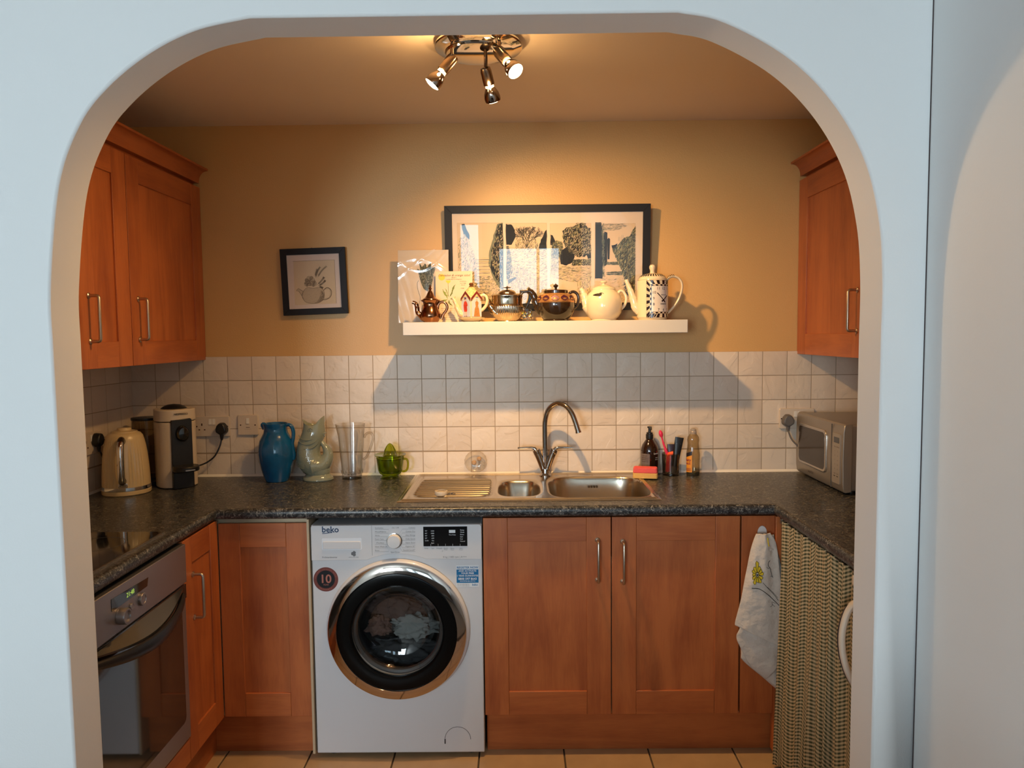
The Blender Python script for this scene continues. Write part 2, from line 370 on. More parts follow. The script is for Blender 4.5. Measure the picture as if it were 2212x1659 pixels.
# rear lounge wall with the window and the glazed door the daylight comes through
rw = MB(); ed = LX
for wx_, wz_, ww, wh in sorted(WINS)+[(1.063, 0, .4, 0)]:
    rw.box(ed, wx_-ww/2, LY-.1, LY, -.05, 2.45); ed = wx_+ww/2
    if wh:
        rw.box(wx_-ww/2, ed, LY-.1, LY, -.05, wz_-wh/2); rw.box(wx_-ww/2, ed, LY-.1, LY, wz_+wh/2, 2.45)
struct(rw.obj('wall_lounge_rear', loungep, smooth=0))
upvc = mat('white_window_frame', (.75, .76, .77), .3)
for n_, (wx_, wz_, ww, wh) in enumerate(WINS):
    q = MB(); x0, x1, z0, z1 = wx_-ww/2, wx_+ww/2, wz_-wh/2, wz_+wh/2
    for b_ in ((x0, x1, z0, z0+.05), (x0, x1, z1-.05, z1), (x0, x0+.05, z0, z1), (x1-.05, x1, z0, z1)): q.box(b_[0], b_[1], LY-.08, LY-.02, b_[2], b_[3])
    if ww > .5: q.box(wx_+.10, wx_+.14, LY-.075, LY-.025, z0, z1)
    else: q.box(x0, x1, LY-.075, LY-.025, wz_-.22, wz_-.18)
    struct(q.obj('window_%d' % (n_+1), upvc, smooth=0, bevel=.004))
# seam between the arch wall and the side wall, sealant along the worktop
struct(MB().box(.8612, .8630, YF-.0016, YF, 0, 2.42).obj('trim_2', mat('brown_seam', (.06, .04, .04), .8), smooth=0))
q = MB()
for x0, x1 in ((XL, XR),): q.prism([(-.011, WT), (-.022, WT), (-.011, WT+.009)], lambda a, b: (x0, a, b), lambda a, b: (x1, a, b))
q.prism([(XL+.009, WT), (XL+.018, WT), (XL+.009, WT+.008)], lambda a, b: (a, 0, b), lambda a, b: (a, YB, b))
q.prism([(XR-.009, WT), (XR-.018, WT), (XR-.009, WT+.008)], lambda a, b: (a, 0, b), lambda a, b: (a, YB, b))
struct(q.obj('trim_1', seal))
# wall tiles: six hand-cut looking shapes shared by all pieces
tmesh = []
rnd = random.Random(3)
for k in range(6):
    h = TP/2-.0016; t = MB(); n = 5; vs = []
    for j in range(n):
        for i in range(n):
            e = i in (0, n-1) or j in (0, n-1)
            vs.append((-h+2*h*i/(n-1), -.008-(0 if e else rnd.uniform(.0006, .0022)), -h+2*h*j/(n-1)))
    fs = [(j*n+i, j*n+i+1, (j+1)*n+i+1, (j+1)*n+i) for j in range(n-1) for i in range(n-1)]
    b0 = len(vs); rim = [i for i in range(n)]+[n*j+n-1 for j in range(1, n)]+[n*(n-1)+i for i in range(n-2, -1, -1)]+[n*j for j in range(n-2, 0, -1)]
    vs += [(vs[i][0], -.0005, vs[i][2]) for i in rim]; L_ = len(rim)
    fs += [(rim[i], b0+i, b0+(i+1) % L_, rim[(i+1) % L_]) for i in range(L_)]
    t.add(vs, fs); o = t.obj('wall_tile', tilem, None, smooth=50); tmesh.append(o.data); bpy.data.objects.remove(o)
def tiles(wall, n0, n1, place, rz):
    for r in range(5):
        for i in range(n0, n1):
            p_ = place((i+.5)*TP, WT-.003*(r == 0)-.003+(r+.5)*TP)
            if p_ is None: continue
            o = bpy.data.objects.new('wall_tile', rnd.choice(tmesh)); COL.objects.link(o); o.parent = wall; o.location = p_; o.rotation_euler.z = rz
    g = None
tiles(wall_back, -16, 14, lambda a, z: (a, 0, z) if XL < a < XR else None, 0)
tiles(wall_left, 0, 14, lambda a, z: (XL, -a, z), R(90))
tiles(wall_right, 0, 14, lambda a, z: (XR, -a, z), R(-90))
MB().box(XL, XR, -.0068, 0, WT-.02, WT+5*TP-.004).obj('grout', grout, wall_back, smooth=0)
MB().box(XL, XL+.0068, YB, 0, WT-.02, WT+5*TP-.004).obj('grout', grout, wall_left, smooth=0)
MB().box(XR-.0068, XR, YB, 0, WT-.02, WT+5*TP-.004).obj('grout', grout, wall_right, smooth=0)

# ================================================================ cabinets
def door(parent, f, W, z0, z1, handle=None, hz=None, name='door', st=.085, horiz=wx, rail=.085, panel=True):
    """framed door; f(u, n, z): u along the door, n outwards"""
    d = MB(f).box(.004, W-.004, -.018, -.010, z0+.003, z1-.003).obj(name, wz, parent, smooth=0)
    if panel:
        MB(f).box(st-.002, W-st+.002, -.011, -.0065, z0+rail-.002, z1-rail+.002).obj('panel', wz, d, smooth=0)
        for a, b in ((.0, st), (W-st, W)): MB(f).box(a, b, -.012, 0, z0, z1).obj('stile', wz, d, bevel=.0014, bseg=2)
        for a, b in ((z0, z0+rail), (z1-rail, z1)): MB(f).box(st+.0004, W-st-.0004, -.012, -.0003, a, b).obj('rail', horiz, d, bevel=.0012, bseg=2)
    if handle is not None:
        h = MB(f); L = .142
        for zz in (hz, hz-L+.014):
            h.lathe([(.0085, 0), (.0085, .002), (.006, .004), (.005, .007), (.005, .028)], (0, 0, 0), 14) if False else None
        pts = [(handle, 0, hz), (handle, .026, hz), (handle, .0305, hz-.002), (handle, .033, hz-.007), (handle, .033, hz-L+.007), (handle, .0305, hz-L+.002), (handle, .026, hz-L), (handle, 0, hz-L)]
        h.tube(pts, .0052, 12)
        for zz in (hz, hz-L):
            h.tube([(handle, 0, zz), (handle, .003, zz), (handle, .0055, zz)], [.0095, .0095, .006], 16)
        h.obj('handle', brass, d)
    return d
FB = lambda x0, y: (lambda p: (x0+p.x, y-p.y, p.z))          # front faces -y
FL = lambda y0, x: (lambda p: (x+p.y, y0-p.x, p.z))          # faces +x, u runs towards the lounge
FR = lambda y0, x: (lambda p: (x-p.y, y0-p.x, p.z))          # faces -x
DZ0, DZ1 = .155, .866
def base_cab(name, label, loc):
    return thing(name, label, 'cabinet', loc)
# sink unit
t = base_cab('sink_cabinet', 'double-door cherry wood base cabinet under the sink, right of the washing machine', (.317, -.3, 0))
MB().box(-.130, .764, -.580, -.03, .15, .72).obj('carcass', carcass, t, smooth=0)
door(t, FB(-.1317, -.60), .4465, DZ0, DZ1, .400, .785)
door(t, FB(.3185, -.60), .4465, DZ0, DZ1, .038, .779)
# narrow blank unit right, with post
t = base_cab('corner_panel_cabinet', 'plain narrow cherry wood cabinet front behind the hanging tea towel', (.83, -.3, 0))
MB().box(.772, .900, -.578, -.03, .15, .866).obj('carcass', carcass, t, smooth=0)
MB().box(.771, .885, -.600, -.579, DZ0, DZ1).obj('panel', wz, t, bevel=.001)
MB().box(.8855, .905, -.613, -.579, .02, .866).obj('post', wz, t, bevel=.001)
# left corner unit facing the camera
t = base_cab('corner_cabinet', 'framed cherry wood cabinet front without a handle, left of the washing machine', (-.9, -.3, 0))
MB().box(-1.08, -.742, -.580, -.03, .15, .866).obj('carcass', carcass, t, smooth=0)
door(t, FB(-1.060, -.60), .312, DZ0, DZ1-.012, st=.075)
MB().box(-.7475, -.7395, -.606, -.03, .02, .868).obj('end_panel', carcass, t, smooth=0)
# left run: 30 cm unit, oven housing
t = base_cab('drawerless_cabinet', 'narrow cherry wood base cabinet with one handled door, between oven and corner', (-1.35, -.73, 0))
MB().box(-1.64, -1.085, -.866, -.602, .15, .866).obj('carcass', carcass, t, smooth=0)
door(t, FL(-.602, -1.062), .268, DZ0, DZ1, .205, .742, horiz=wy, st=.062)
t = base_cab('oven_housing', 'cherry wood housing and filler strip under the built-in oven', (-1.35, -1.16, 0))
MB().box(-1.64, -1.082, -1.440, -.872, .15, .225).obj('carcass', carcass, t, smooth=0)
MB().box(-1.082, -1.062, -1.440, -.872, DZ0, .231).obj('filler_panel', wy, t, bevel=.001)
# plinths
def plinth(label, m_, mt=wx):
    return tag(m_.obj('plinth', mt, smooth=0, bevel=.001), label, 'plinth')
plinth('cherry wood plinth board along the floor below the sink cabinet', MB().box(-.128, .905, -.552, -.535, 0, .152))
plinth('short cherry wood plinth board below the corner cabinet left of the washing machine', MB().box(-1.115, -.749, -.552, -.535, 0, .152))
plinth('cherry wood plinth board below the oven and the narrow left cabinet', MB().box(-1.132, -1.115, -1.44, -.50, 0, .152), wy)

# wall cabinets
def wall_cab(label, box, doors):
    t = thing('wall_cabinet', label, 'cabinet', ((box[0]+box[1])/2, (box[2]+box[3])/2, box[4]))
    MB().box(*box).obj('carcass', wz, t, smooth=0, bevel=.001)
    for a in doors: door(t, *a[:4], **a[4])
    return t
HZ = 1.642
wall_cab('wide cherry wood wall cabinet in the far left corner, handle low on the door', (XL+.002, -1.352, -.600, -.002, 1.412, 2.135), [(FL(-.003, -1.331), .594, 1.410, 2.132, dict(handle=.548, hz=HZ, horiz=wy))])
wall_cab('narrow cherry wood wall cabinet nearest the arch on the left', (XL+.002, -1.352, -.902, -.602, 1.412, 2.135), [(FL(-.601, -1.331), .300, 1.410, 2.132, dict(handle=.251, hz=HZ-.004, horiz=wy))])
wall_cab('cherry wood wall cabinet on the right above the microwave', (1.200, XR-.002, -.600, -.002, 1.412, 2.135), [(FR(-.003, 1.1785), .594, 1.410, 2.132, dict(handle=.548, hz=HZ+.005, horiz=wy))])
def cornice(label, x, sgn, y1):
    prof = [(0, 2.150), (.004, 2.150), (.004, 2.156)]+[(.004+.036*(1-math.cos(a*math.pi/16)), 2.156+.044*math.sin(a*math.pi/16)) for a in range(1, 9)]+[(.044, 2.200), (.044, 2.208), (.040, 2.210), (-.02, 2.210), (-.02, 2.150)]
    q = MB().prism(prof, lambda a, b: (x+sgn*a, -.001, b), lambda a, b: (x+sgn*a, y1, b))
    q.box(x-sgn*.02, x-sgn*.31, -.003, y1, 2.137, 2.150)
    return tag(q.obj('cornice', wy, smooth=30), label, 'cornice')
cornice('curved cherry wood cornice along the top of the left wall cabinets', -1.338, 1, -.95)
cornice('curved cherry wood cornice on top of the right wall cabinet', 1.186, -1, -.66)

# worktop: U shape, rounded front edge, cut-out for the sink
t = thing('worktop', 'dark speckled granite-look worktop running round three walls', 'worktop', (0, -.3, .87))
def edge_prof(k=7):
    r = .019; c = [( .012*math.cos(a), .019*math.sin(a)) for a in [math.pi/2-math.pi*i/k for i in range(k+1)]]
    return [(o_-.0, WT-.019+z_) for o_, z_ in c]
ex0, ex1, ey = -1.067, .887, -.608
w_ = MB()
for b_ in ((XL+.009, XR-.009, -.03, -.009), (XL+.009, -.44, ey, -.03), (.500, XR-.009, ey, -.03), (-.44, .50, ey, -.532), (XL+.009, ex0, YB, ey), (ex1, XR-.009, YB, ey)):
    w_.box(b_[0], b_[1], b_[2], b_[3], WT-.038, WT)
path = [((ex0, YB), (1, 0)), ((ex0, ey), (1, -1)), ((ex1, ey), (-1, -1)), ((ex1, YB), (-1, 0))]
rings = [[(px+a*nx, py+a*ny, z_) for a, z_ in edge_prof()]+[(px, py, WT-.038), (px, py, WT)] for (px, py), (nx, ny) in path]
w_.loft(rings, (1, 1))
w_.obj('slab', wtop, t, smooth=40)

# hob
t = thing('hob', 'black glass ceramic hob set into the left worktop', 'hob', (-1.33, -1.18, WT))
MB().prism(rrect(-1.60, -1.092, -1.44, -.925, .012), lambda a, b: (a, b, WT), lambda a, b: (a, b, WT+.005)).obj('glass_plate', blackgl, t, bevel=.001)
MB().box(-1.092, -1.088, -1.44, -.925, WT, WT+.0045).obj('trim_strip', steel, t, smooth=0)
for cx_, cy_, r_ in ((-1.22, -1.06, .075), (-1.22, -1.31, .09), (-1.47, -1.06, .09), (-1.47, -1.31, .075)):
    MB().lathe([(r_, 0), (r_, .0003), (r_-.0015, .0003), (r_-.0015, 0)], (cx_, cy_, WT+.005), 40).obj('ring', mat('hob_ring_grey', (.08, .08, .08), .3), t)

# oven
sv = mat('oven_silver', (.36, .33, .33), .38, .85, bump=.02, bscale=400)
ovg = mat('oven_glass', (.012, .011, .012), .05, coat=.6, spec=.7)
t = thing('oven', 'built-in silver and black glass oven below the hob', 'oven', (-1.35, -1.16, .235))
X0 = -1.062
MB().box(-1.62, X0-.004, -1.44, -.875, .235, .862).obj('body', dark, t, smooth=0)
MB().box(X0-.004, X0+.012, -1.44, -.875, .741, .862).obj('control_panel', sv, t, bevel=.002)
XP = X0+.0125
dp = MB().prism([(P(241, 1322, x=XP)[1], P(241, 1322, x=XP)[2]), (P(318, 1266, x=XP)[1], P(318, 1266, x=XP)[2]), (P(320, 1247, x=XP)[1], P(320, 1247, x=XP)[2]), (P(240, 1295, x=XP)[1], P(240, 1295, x=XP)[2])], lambda a, b: (XP-.002, a, b), lambda a, b: (XP+.0006, a, b)).obj('display', blackgl, t, smooth=0)
q = MB()
pc = P(281, 1281, x=XP)
text(q, '21:48', .018, lambda a, b: (XP+.0012, pc.y+a, pc.z+b), -.02, -.006)
q.obj('display_digits', mat('green_digits', (.05, .08, .02), .5, emit=(.5, .75, .12), es=.9), dp, smooth=0)
for (u, v_), r_, d_ in (((259, 1331), .0215, .022), ((283, 1310), .0095, .005), ((306, 1294), .0175, .007)):
    c_ = P(u, v_, x=XP)
    MB().lathe([(r_, 0), (r_, d_*.8), (r_*.93, d_), (r_*.70, d_), (r_*.66, d_*.8), (.0001, d_*.8)], (XP, c_.y, c_.z), 28, axis='x').obj('knob', sv, t)
dr = MB().box(X0-.004, X0+.006, -1.44, -.875, .240, .735).obj('door', sv, t, bevel=.002)
MB().prism(rrect(-1.42, -.905, .305, .700, .02), lambda a, b: (X0+.0055, a, b), lambda a, b: (X0+.008, a, b)).obj('door_glass', ovg, dr, bevel=.001)
MB().box(X0+.0055, X0+.0095, -1.44, -.875, .690, .735).obj('door_band', blackgl, dr, bevel=.001)
# bowed handle: bellied black bar
sec = []
for k in range(17):
    s_ = k/16; y_ = -.90-s_*.50; bow = math.sin(math.pi*s_); o_ = .008+.048*bow**.8; dz_ = .030*bow
    sec.append([(X0+o_+.010*math.cos(a), y_, .705-dz_+(.010+.010*bow)*math.sin(a)) for a in [2*math.pi*i/12 for i in range(12)]])
MB().loft(sec).obj('handle', blackpl, dr)
sec = []
for k in range(17):
    s_ = k/16; y_ = -.905-s_*.49; bow = math.sin(math.pi*s_)
    sec.append([(X0+.008, y_, .732), (X0+.012+.036*bow, y_, .728-.03*bow), (X0+.012+.036*bow, y_, .724-.034*bow), (X0+.008, y_, .722)])
MB().loft(sec).obj('handle_hood', mat('smoked_plastic', (.035, .03, .025), .15, coat=.3), dr)

# ================================================================ washing machine
t = thing('washing_machine', 'white front-loading washing machine with a chrome and black porthole door', 'washing machine', (-.435, -.33, 0))
WX0, WX1, WY = -.734, -.136, -.600
cx_, cz_ = -.4345, .474
rr_ = rrect(WX0, WX1, .018, .846, .012)
def on_rect(a):
    dx, dz = math.cos(a), math.sin(a); k = min(((WX1 if dx > 0 else WX0)-cx_)/dx if abs(dx) > 1e-6 else 9, ((.846 if dz > 0 else .018)-cz_)/dz if abs(dz) > 1e-6 else 9)
    return (cx_+k*dx, cz_+k*dz)
angs = sorted([2*math.pi*i/64 for i in range(64)]+[math.atan2(z_-cz_, x_-cx_) % (2*math.pi) for x_ in (WX0, WX1) for z_ in (.018, .846)])
out_ = [on_rect(a) for a in angs]; in_ = [(cx_+.17*math.cos(a), cz_+.17*math.sin(a)) for a in angs]
q = MB().loft([[(a, -.06, b) for a, b in out_], [(a, WY, b) for a, b in out_], [(a, WY, b) for a, b in in_], [(a, WY+.02, b) for a, b in in_]], (1, 0))
q.obj('body', whitep, t, bevel=.004)
MB().lathe([(.171, -.018), (.171, -.05), (.21, -.06), (.21, -.24), (.0001, -.25)], (cx_, WY, cz_), 64, axis='y').obj('drum', mat('drum_grey', (.12, .12, .12), .35, .8), t)
for x_ in (WX0+.05, WX1-.05):
    for y_ in (-.55, -.12): MB().lathe([(.02, 0), (.02, .02)], (x_, y_, 0), 12, caps=(1, 1)).obj('foot', blackpl, t)
fz0 = .7215
fa = [(WX0+.001, .845), (WX0+.001, fz0), (cx_-.21, fz0), ]+[(cx_+.262*math.cos(R(a)), cz_+.262*math.sin(R(a))) for a in range(109, 71, -4)]+[(cx_+.21, fz0), (WX1-.001, fz0), (WX1-.001, .845)]
fa = [(WX0+.001, .840), (WX0+.001, fz0)]+[(cx_+.270*math.cos(R(a)), cz_+.270*math.sin(R(a))) for a in range(113, 66, -3)]+[(WX1-.001, fz0), (WX1-.001, .840), (WX1-.007, .846), (WX0+.007, .846)]
fas = MB().prism(fa, lambda a, b: (a, WY+.001, b), lambda a, b: (a, WY-.007, b)).obj('control_panel', whitep, t, bevel=.0015)
FY = WY-.0072
gy = mat('grey_print', (.16, .16, .17), .6); navy = mat('navy_print', (.02, .05, .12), .5)
q = P(781, 1162, y=FY); q0 = P(696, 1188, y=FY)
dw = MB().prism(rrect(q0.x, q.x, q0.z, q.z, .004), lambda a, b: (a, FY-.0002, b), lambda a, b: (a, FY-.0006, b)).obj('detergent_drawer', mat('drawer_white', (.80, .82, .86), .3), t, smooth=0)
MB().box(q0.x+.004, q.x-.004, FY-.004, FY-.0006, q0.z+.003, q0.z+.030).obj('grip', whitep, dw, bevel=.0015)
gr = MB().box(P(804, 1200, y=FY).x, P(804, 1200, y=FY).x+.0008, FY-.0003, FY, P(804, 1200, y=FY).z, .845)
gr.obj('groove', gy, fas, smooth=0)
pc = P(852, 1168, y=FY)
dl = MB().lathe([(.0265, 0), (.0265, .003), (.0245, .004), (.0235, .016), (.0215, .019), (.0001, .020)], (pc.x, FY, pc.z), 36, axis='y').obj('dial', mat('dial_white', (.75, .75, .76), .2, coat=.5), t)
MB().lathe([(.0262, .0022), (.0272, .0022), (.0272, .0045), (.0250, .0048)], (pc.x, FY, pc.z), 36, axis='y').obj('dial_ring', chrome, dl)
a_, b_ = P(915, 1180, y=FY), P(1009, 1137, y=FY)
dsp = MB().box(a_.x, b_.x, FY-.0012, FY, a_.z, b_.z).obj('display', blackgl, t, smooth=0)
S = lambda y: (lambda a, b: (a, y, b))
tx = MB(); G = S(FY-.0002)
px = lambda u, v_: P(u, v_, y=FY)
def ptext(mb, s, u, v_, size, al='LEFT', mi=0, g=G, bold=0): c = px(u, v_); text(mb, s, size, g, c.x, c.z, al, mi, bold)
for i, s in enumerate(('Synthetics', 'Mixed/Fabrics', 'Shirts', 'Dark Care', '  Woollens', 'Hand Wash 20°', 'Rinse')):
    v_ = 1142.0+8.05*i; ptext(tx, s, 810, v_, .0070)
    c = px(810, v_+1.6); c1 = px(842-2*abs(3-i) if 1 < i < 5 else 838, v_+1.6); tx.box(c.x, c.x+.047, FY-.0003, FY, c.z-.0003, c.z+.0003)
    tx.prism([(c.x+.047, c.z-.0003), (c.x+.047, c.z+.0003), (pc.x-.028*math.cos(R((3-i)*18)), pc.z+.028*math.sin(R((3-i)*18))+.0005), (pc.x-.028*math.cos(R((3-i)*18)), pc.z+.028*math.sin(R((3-i)*18)))], S(FY), S(FY-.0003))
for i, s in enumerate(('Cottons', 'Cotton Eco', 'Anti Allergy', 'Daily Quick', 'Super Short', 'Hygiene 20°', 'GentleCare20°')):
    v_ = 1141.2+8.05*i; ptext(tx, s, 897, v_, .0070, 'RIGHT')
    c = px(897, v_+1.6); tx.box(c.x-.045, c.x, FY-.0003, FY, c.z-.0003, c.z+.0003)
    tx.prism([(c.x-.045, c.z-.0003), (c.x-.045, c.z+.0003), (pc.x+.028*math.cos(R((3-i)*18)), pc.z+.028*math.sin(R((3-i)*18))+.0005), (pc.x+.028*math.cos(R((3-i)*18)), pc.z+.028*math.sin(R((3-i)*18)))], S(FY), S(FY-.0003))
ptext(tx, 'On / Off', 854, 1141.5, .0070, 'CENTER'); ptext(tx, 'Spin+Drain', 854, 1194, .0070, 'CENTER')
for i, s in enumerate(('Temp.', 'Spin', 'Prewash', 'Quick', 'Extra', 'Start')): ptext(tx, s, (921, 935, 949, 963, 977, 996)[i], 1185.5, .0058, 'CENTER')
for i, s in enumerate(('Wash', 'Rinse', 'Pause')): ptext(tx, s, (963, 977, 996)[i], 1188.5, .0052, 'CENTER')
ptext(tx, '- 3" -', 956, 1192, .006, 'CENTER')
ptext(tx, '8 kg | 1400 rpm | A+++', 1008, 1204.5, .0085, 'RIGHT')
ptext(tx, 'ProSmartInverter', 696, 1205.5, .0075, bold=.01)
c = px(764, 1196); tx.prism([(c.x+.009*math.cos(R(a))*(1 if a % 120 else .7), c.z+.010*math.sin(R(a))*(1 if a % 120 else .7)) for a in range(90, 450, 30)], S(FY), S(FY-.0004))
ptext(tx, 'APPROVED CARE', 764, 1204.6, .0045, 'CENTER')
tx.obj('panel_lettering', gy, fas, smooth=0, kind='stuff')
tx = MB(); ptext(tx, 'beko', 695, 1150, .030, bold=.022)
c0, c1 = px(696, 1153.5), px(718, 1151); tx.prism([(c0.x, c0.z), (c1.x, c1.z), (c1.x, c1.z+.0022), (c0.x, c0.z+.0024)], S(FY), S(FY-.0004))
tx.obj('maker_lettering', navy, fas, smooth=0)
tx = MB(); G2 = S(FY-.0016)
for i, s in enumerate(('90°', '60°', '40°', '30°', 'Cold')): ptext(tx, s, 918, 1148+5.2*i, .0062, g=G2)
for i, s in enumerate(('1400', '1000', '800', '600', 'No', 'Spin')): ptext(tx, s, 938, 1148+5.2*i, .0062, 'RIGHT', g=G2)
for i, s in enumerate(('Delay', 'Wash', 'Rinse', 'Spin', 'End', 'Cancel')): ptext(tx, s, 994, 1146+4.8*i, .0062, g=G2)
ptext(tx, 'Time Delay', 977, 1156, .0052, 'CENTER', g=G2)
a_, b_ = px(970, 1151), px(983.5, 1144.5); tx.box(a_.x, b_.x, FY-.0016, FY-.0012, a_.z, b_.z)
for i in range(1, 6):
    c = px(915+15.8*i, 1180); tx.box(c.x-.0003, c.x+.0003, FY-.0014, FY-.0012, c.z, c.z+.009)
tx.obj('display_lettering', mat('white_print', (.7, .75, .78), .5), dsp, smooth=0, kind='stuff')
# stickers
a_, b_ = P(986, 1268, y=WY), P(1034, 1221, y=WY); y_ = WY-.0004
stk = MB().box(a_.x, b_.x, y_, WY, a_.z, b_.z).obj('sticker', mat('sticker_white', (.78, .80, .82), .5), t, smooth=0); stk['label'] = 'blue and white guarantee sticker'
MB().box(a_.x+.001, b_.x-.001, y_-.0003, y_, a_.z+.015, b_.z-.0145).obj('sticker_band', mat('sticker_blue', (.0, .15, .37), .5), stk, smooth=0)
tx = MB(); mx_ = (a_.x+b_.x)/2; g1, g2 = S(y_-.0004), S(y_-.0007)
text(tx, 'REGISTER NOW', .0105, g1, mx_, b_.z-.0112, 'CENTER', 0, .02)
for i, (s, z_) in enumerate((('AND ACTIVATE', .0088), ('YOUR FREE', .0088), ('1 YEAR GUARANTEE', .0082), ('0800 597 8643', .0108), ('MON-FRI 8am-8pm, SAT 9-5', .0045))):
    text(tx, s, z_, g2, mx_, b_.z-(.0225, .031, .0395, .0515, .0575)[i], 'CENTER', 1, .02)
text(tx, 'beko', .010, g1, b_.x-.004, a_.z+.005, 'RIGHT', 0, .02)
for i in range(3): text(tx, 'Terms and conditions apply. See', .0033, g1, a_.x+.002, a_.z+.010-.0036*i, 'LEFT', 2)
tx.obj('sticker_lettering', [mat('sticker_blue'), mat('sticker_white'), gy], stk, smooth=0)
c = P(704, 1251.5, y=WY)
ws = MB().prism(circ(c.x, c.z, .0435, 40), S(WY), S(WY-.0004)).obj('sticker', mat('sticker_copper', (.20, .055, .045), .35, .4), t, smooth=0); ws['label'] = 'round dark ten year warranty sticker'
MB().prism(circ(c.x, c.z, .032, 40), S(WY-.0004), S(WY-.0007)).obj('sticker_centre', blackfr, ws, smooth=0)
tx = MB(); text(tx, '10', .042, S(WY-.0010), c.x-.001, c.z-.012, 'CENTER', 0, .02, 6); text(tx, 'YEAR', .0085, S(WY-.0010), c.x, c.z-.022, 'CENTER')
for s, a0, sg in (('WARRANTY', 236, 1), ('PROSMART INVERTER MOTOR', 172, -1)):
    for i, ch in enumerate(s):
        an = R(a0+i*(9.4 if sg > 0 else -7.2)); rr = .0395 if sg > 0 else .0348; th = an+math.pi/2 if sg > 0 else an-math.pi/2
        text(tx, ch, .0075 if sg > 0 else .006, lambda a, b: (c.x+rr*math.cos(an)+a*math.cos(th)-b*math.sin(th), WY-.0010, c.z+rr*math.sin(an)+a*math.sin(th)+b*math.cos(th)), 0, 0, 'CENTER')
tx.obj('sticker_lettering', mat('copper_print', (.42, .15, .11), .4), ws, smooth=0)
# filter flap
c = P(989, 1597, y=WY)
q = MB().tube([(c.x+.046*math.cos(R(a)), WY-.0002, c.z+.046*math.sin(R(a))) for a in range(0, 181, 8)], .0007, 6)
q.obj('flap_groove', mat('groove_brown', (.05, .03, .03), .8), t)
MB().box(c.x-.0475, c.x-.0435, WY-.001, WY, c.z-.016, c.z+.002).obj('flap_catch', blackfr, t, bevel=.0008)
# porthole door
pd = MB().lathe([(.163, .028), (.163, 0), (.250, 0), (.252, .006), (.251, .014), (.247, .022), (.2395, .027), (.2385, .027)], (cx_, WY, cz_), 96, axis='y').obj('porthole_door', whitep, t)
MB().lathe([(.2435, .018), (.2440, .028), (.242, .034), (.236, .037), (.218, .040), (.2105, .041), (.2085, .038), (.2085, .03)], (cx_, WY, cz_), 128, axis='y').obj('chrome_ring', mat('bronze_tinted_chrome', (.62, .55, .50), .07, 1), pd)
MB().lathe([(.2085, .0385), (.205, .040), (.166, .036), (.160, .030), (.160, .022)], (cx_, WY, cz_), 96, axis='y').obj('black_ring', mat('black_ring_gloss', (.003, .003, .003), .2, spec=.2), pd)
MB().lathe([(.163, .010), (.161, .030), (.153, .036), (.146, .036), (.135, .026), (.122, .002), (.108, -.022), (.08, -.032), (.0001, -.036)], (cx_, WY, cz_), 96, axis='y').obj('porthole_glass', thin_glass('porthole_glass_m', (.80, .82, .82), (.32, .34, .34), 1.6), pd)
MB().tube([(cx_+.158*math.cos(R(a)), WY+.006, cz_+.158*math.sin(R(a))) for a in range(0, 360, 8)], .012, 8, closed=True).obj('seal', mat('seal_rubber', (.07, .07, .07), .35), pd)
rn = random.Random(11)
def cloth_lump(pts, r, name, m_, seed):
    """crumpled cloth: a lump with ridges and valleys running across it"""
    rr = random.Random(seed); q = MB(); W_ = [(rr.uniform(-1, 1), rr.uniform(-1, 1), rr.uniform(-1, 1), rr.uniform(0, 6)) for _ in range(9)]
    rings = []
    for i in range(41):
        th = math.pi*i/40; ring = []
        for j in range(64):
            a = 2*math.pi*j/64; d_ = (math.cos(th), math.sin(th)*math.sin(a), math.sin(th)*math.cos(a)); k = 1
            for n_, (wa, wb, wc, ph) in enumerate(W_):
                f_ = 3+1.4*n_; k += (.13/(1+.35*n_))*(1-2*abs(math.sin(f_*(wa*d_[0]+wb*d_[1]+wc*d_[2])+ph)))
            ring.append((pts[0]+r[0]*k*d_[0], pts[1]+r[1]*min(k, 1.15)*d_[1], pts[2]+r[2]*k*d_[2]))
        rings.append(ring)
    return q.loft(rings).obj(name, m_, smooth=80)
def laundry(label, c_, r_, col, seed):
    o = cloth_lump(c_, r_, 'laundry', mat('laundry_%d' % seed, col, .9, bump=.3, bscale=80), seed); tag(o, label, 'laundry'); return o
laundry('pale grey crumpled garment behind the washing machine porthole', (cx_+.045, WY+.075, cz_-.020), (.085, .035, .050), (.26, .27, .26), 5)
laundry('dark maroon crumpled garment at the top of the washing machine porthole', (cx_-.01, WY+.10, cz_+.045), (.125, .045, .055), (.10, .065, .06), 6)
laundry('brown patterned garment at the left of the washing machine porthole', (cx_-.08, WY+.072, cz_-.02), (.05, .030, .04), (.17, .09, .07), 9)
laundry('dark grey garment at the bottom of the washing machine drum', (cx_, WY+.11, cz_-.125), (.14, .055, .06), (.06, .06, .065), 12)
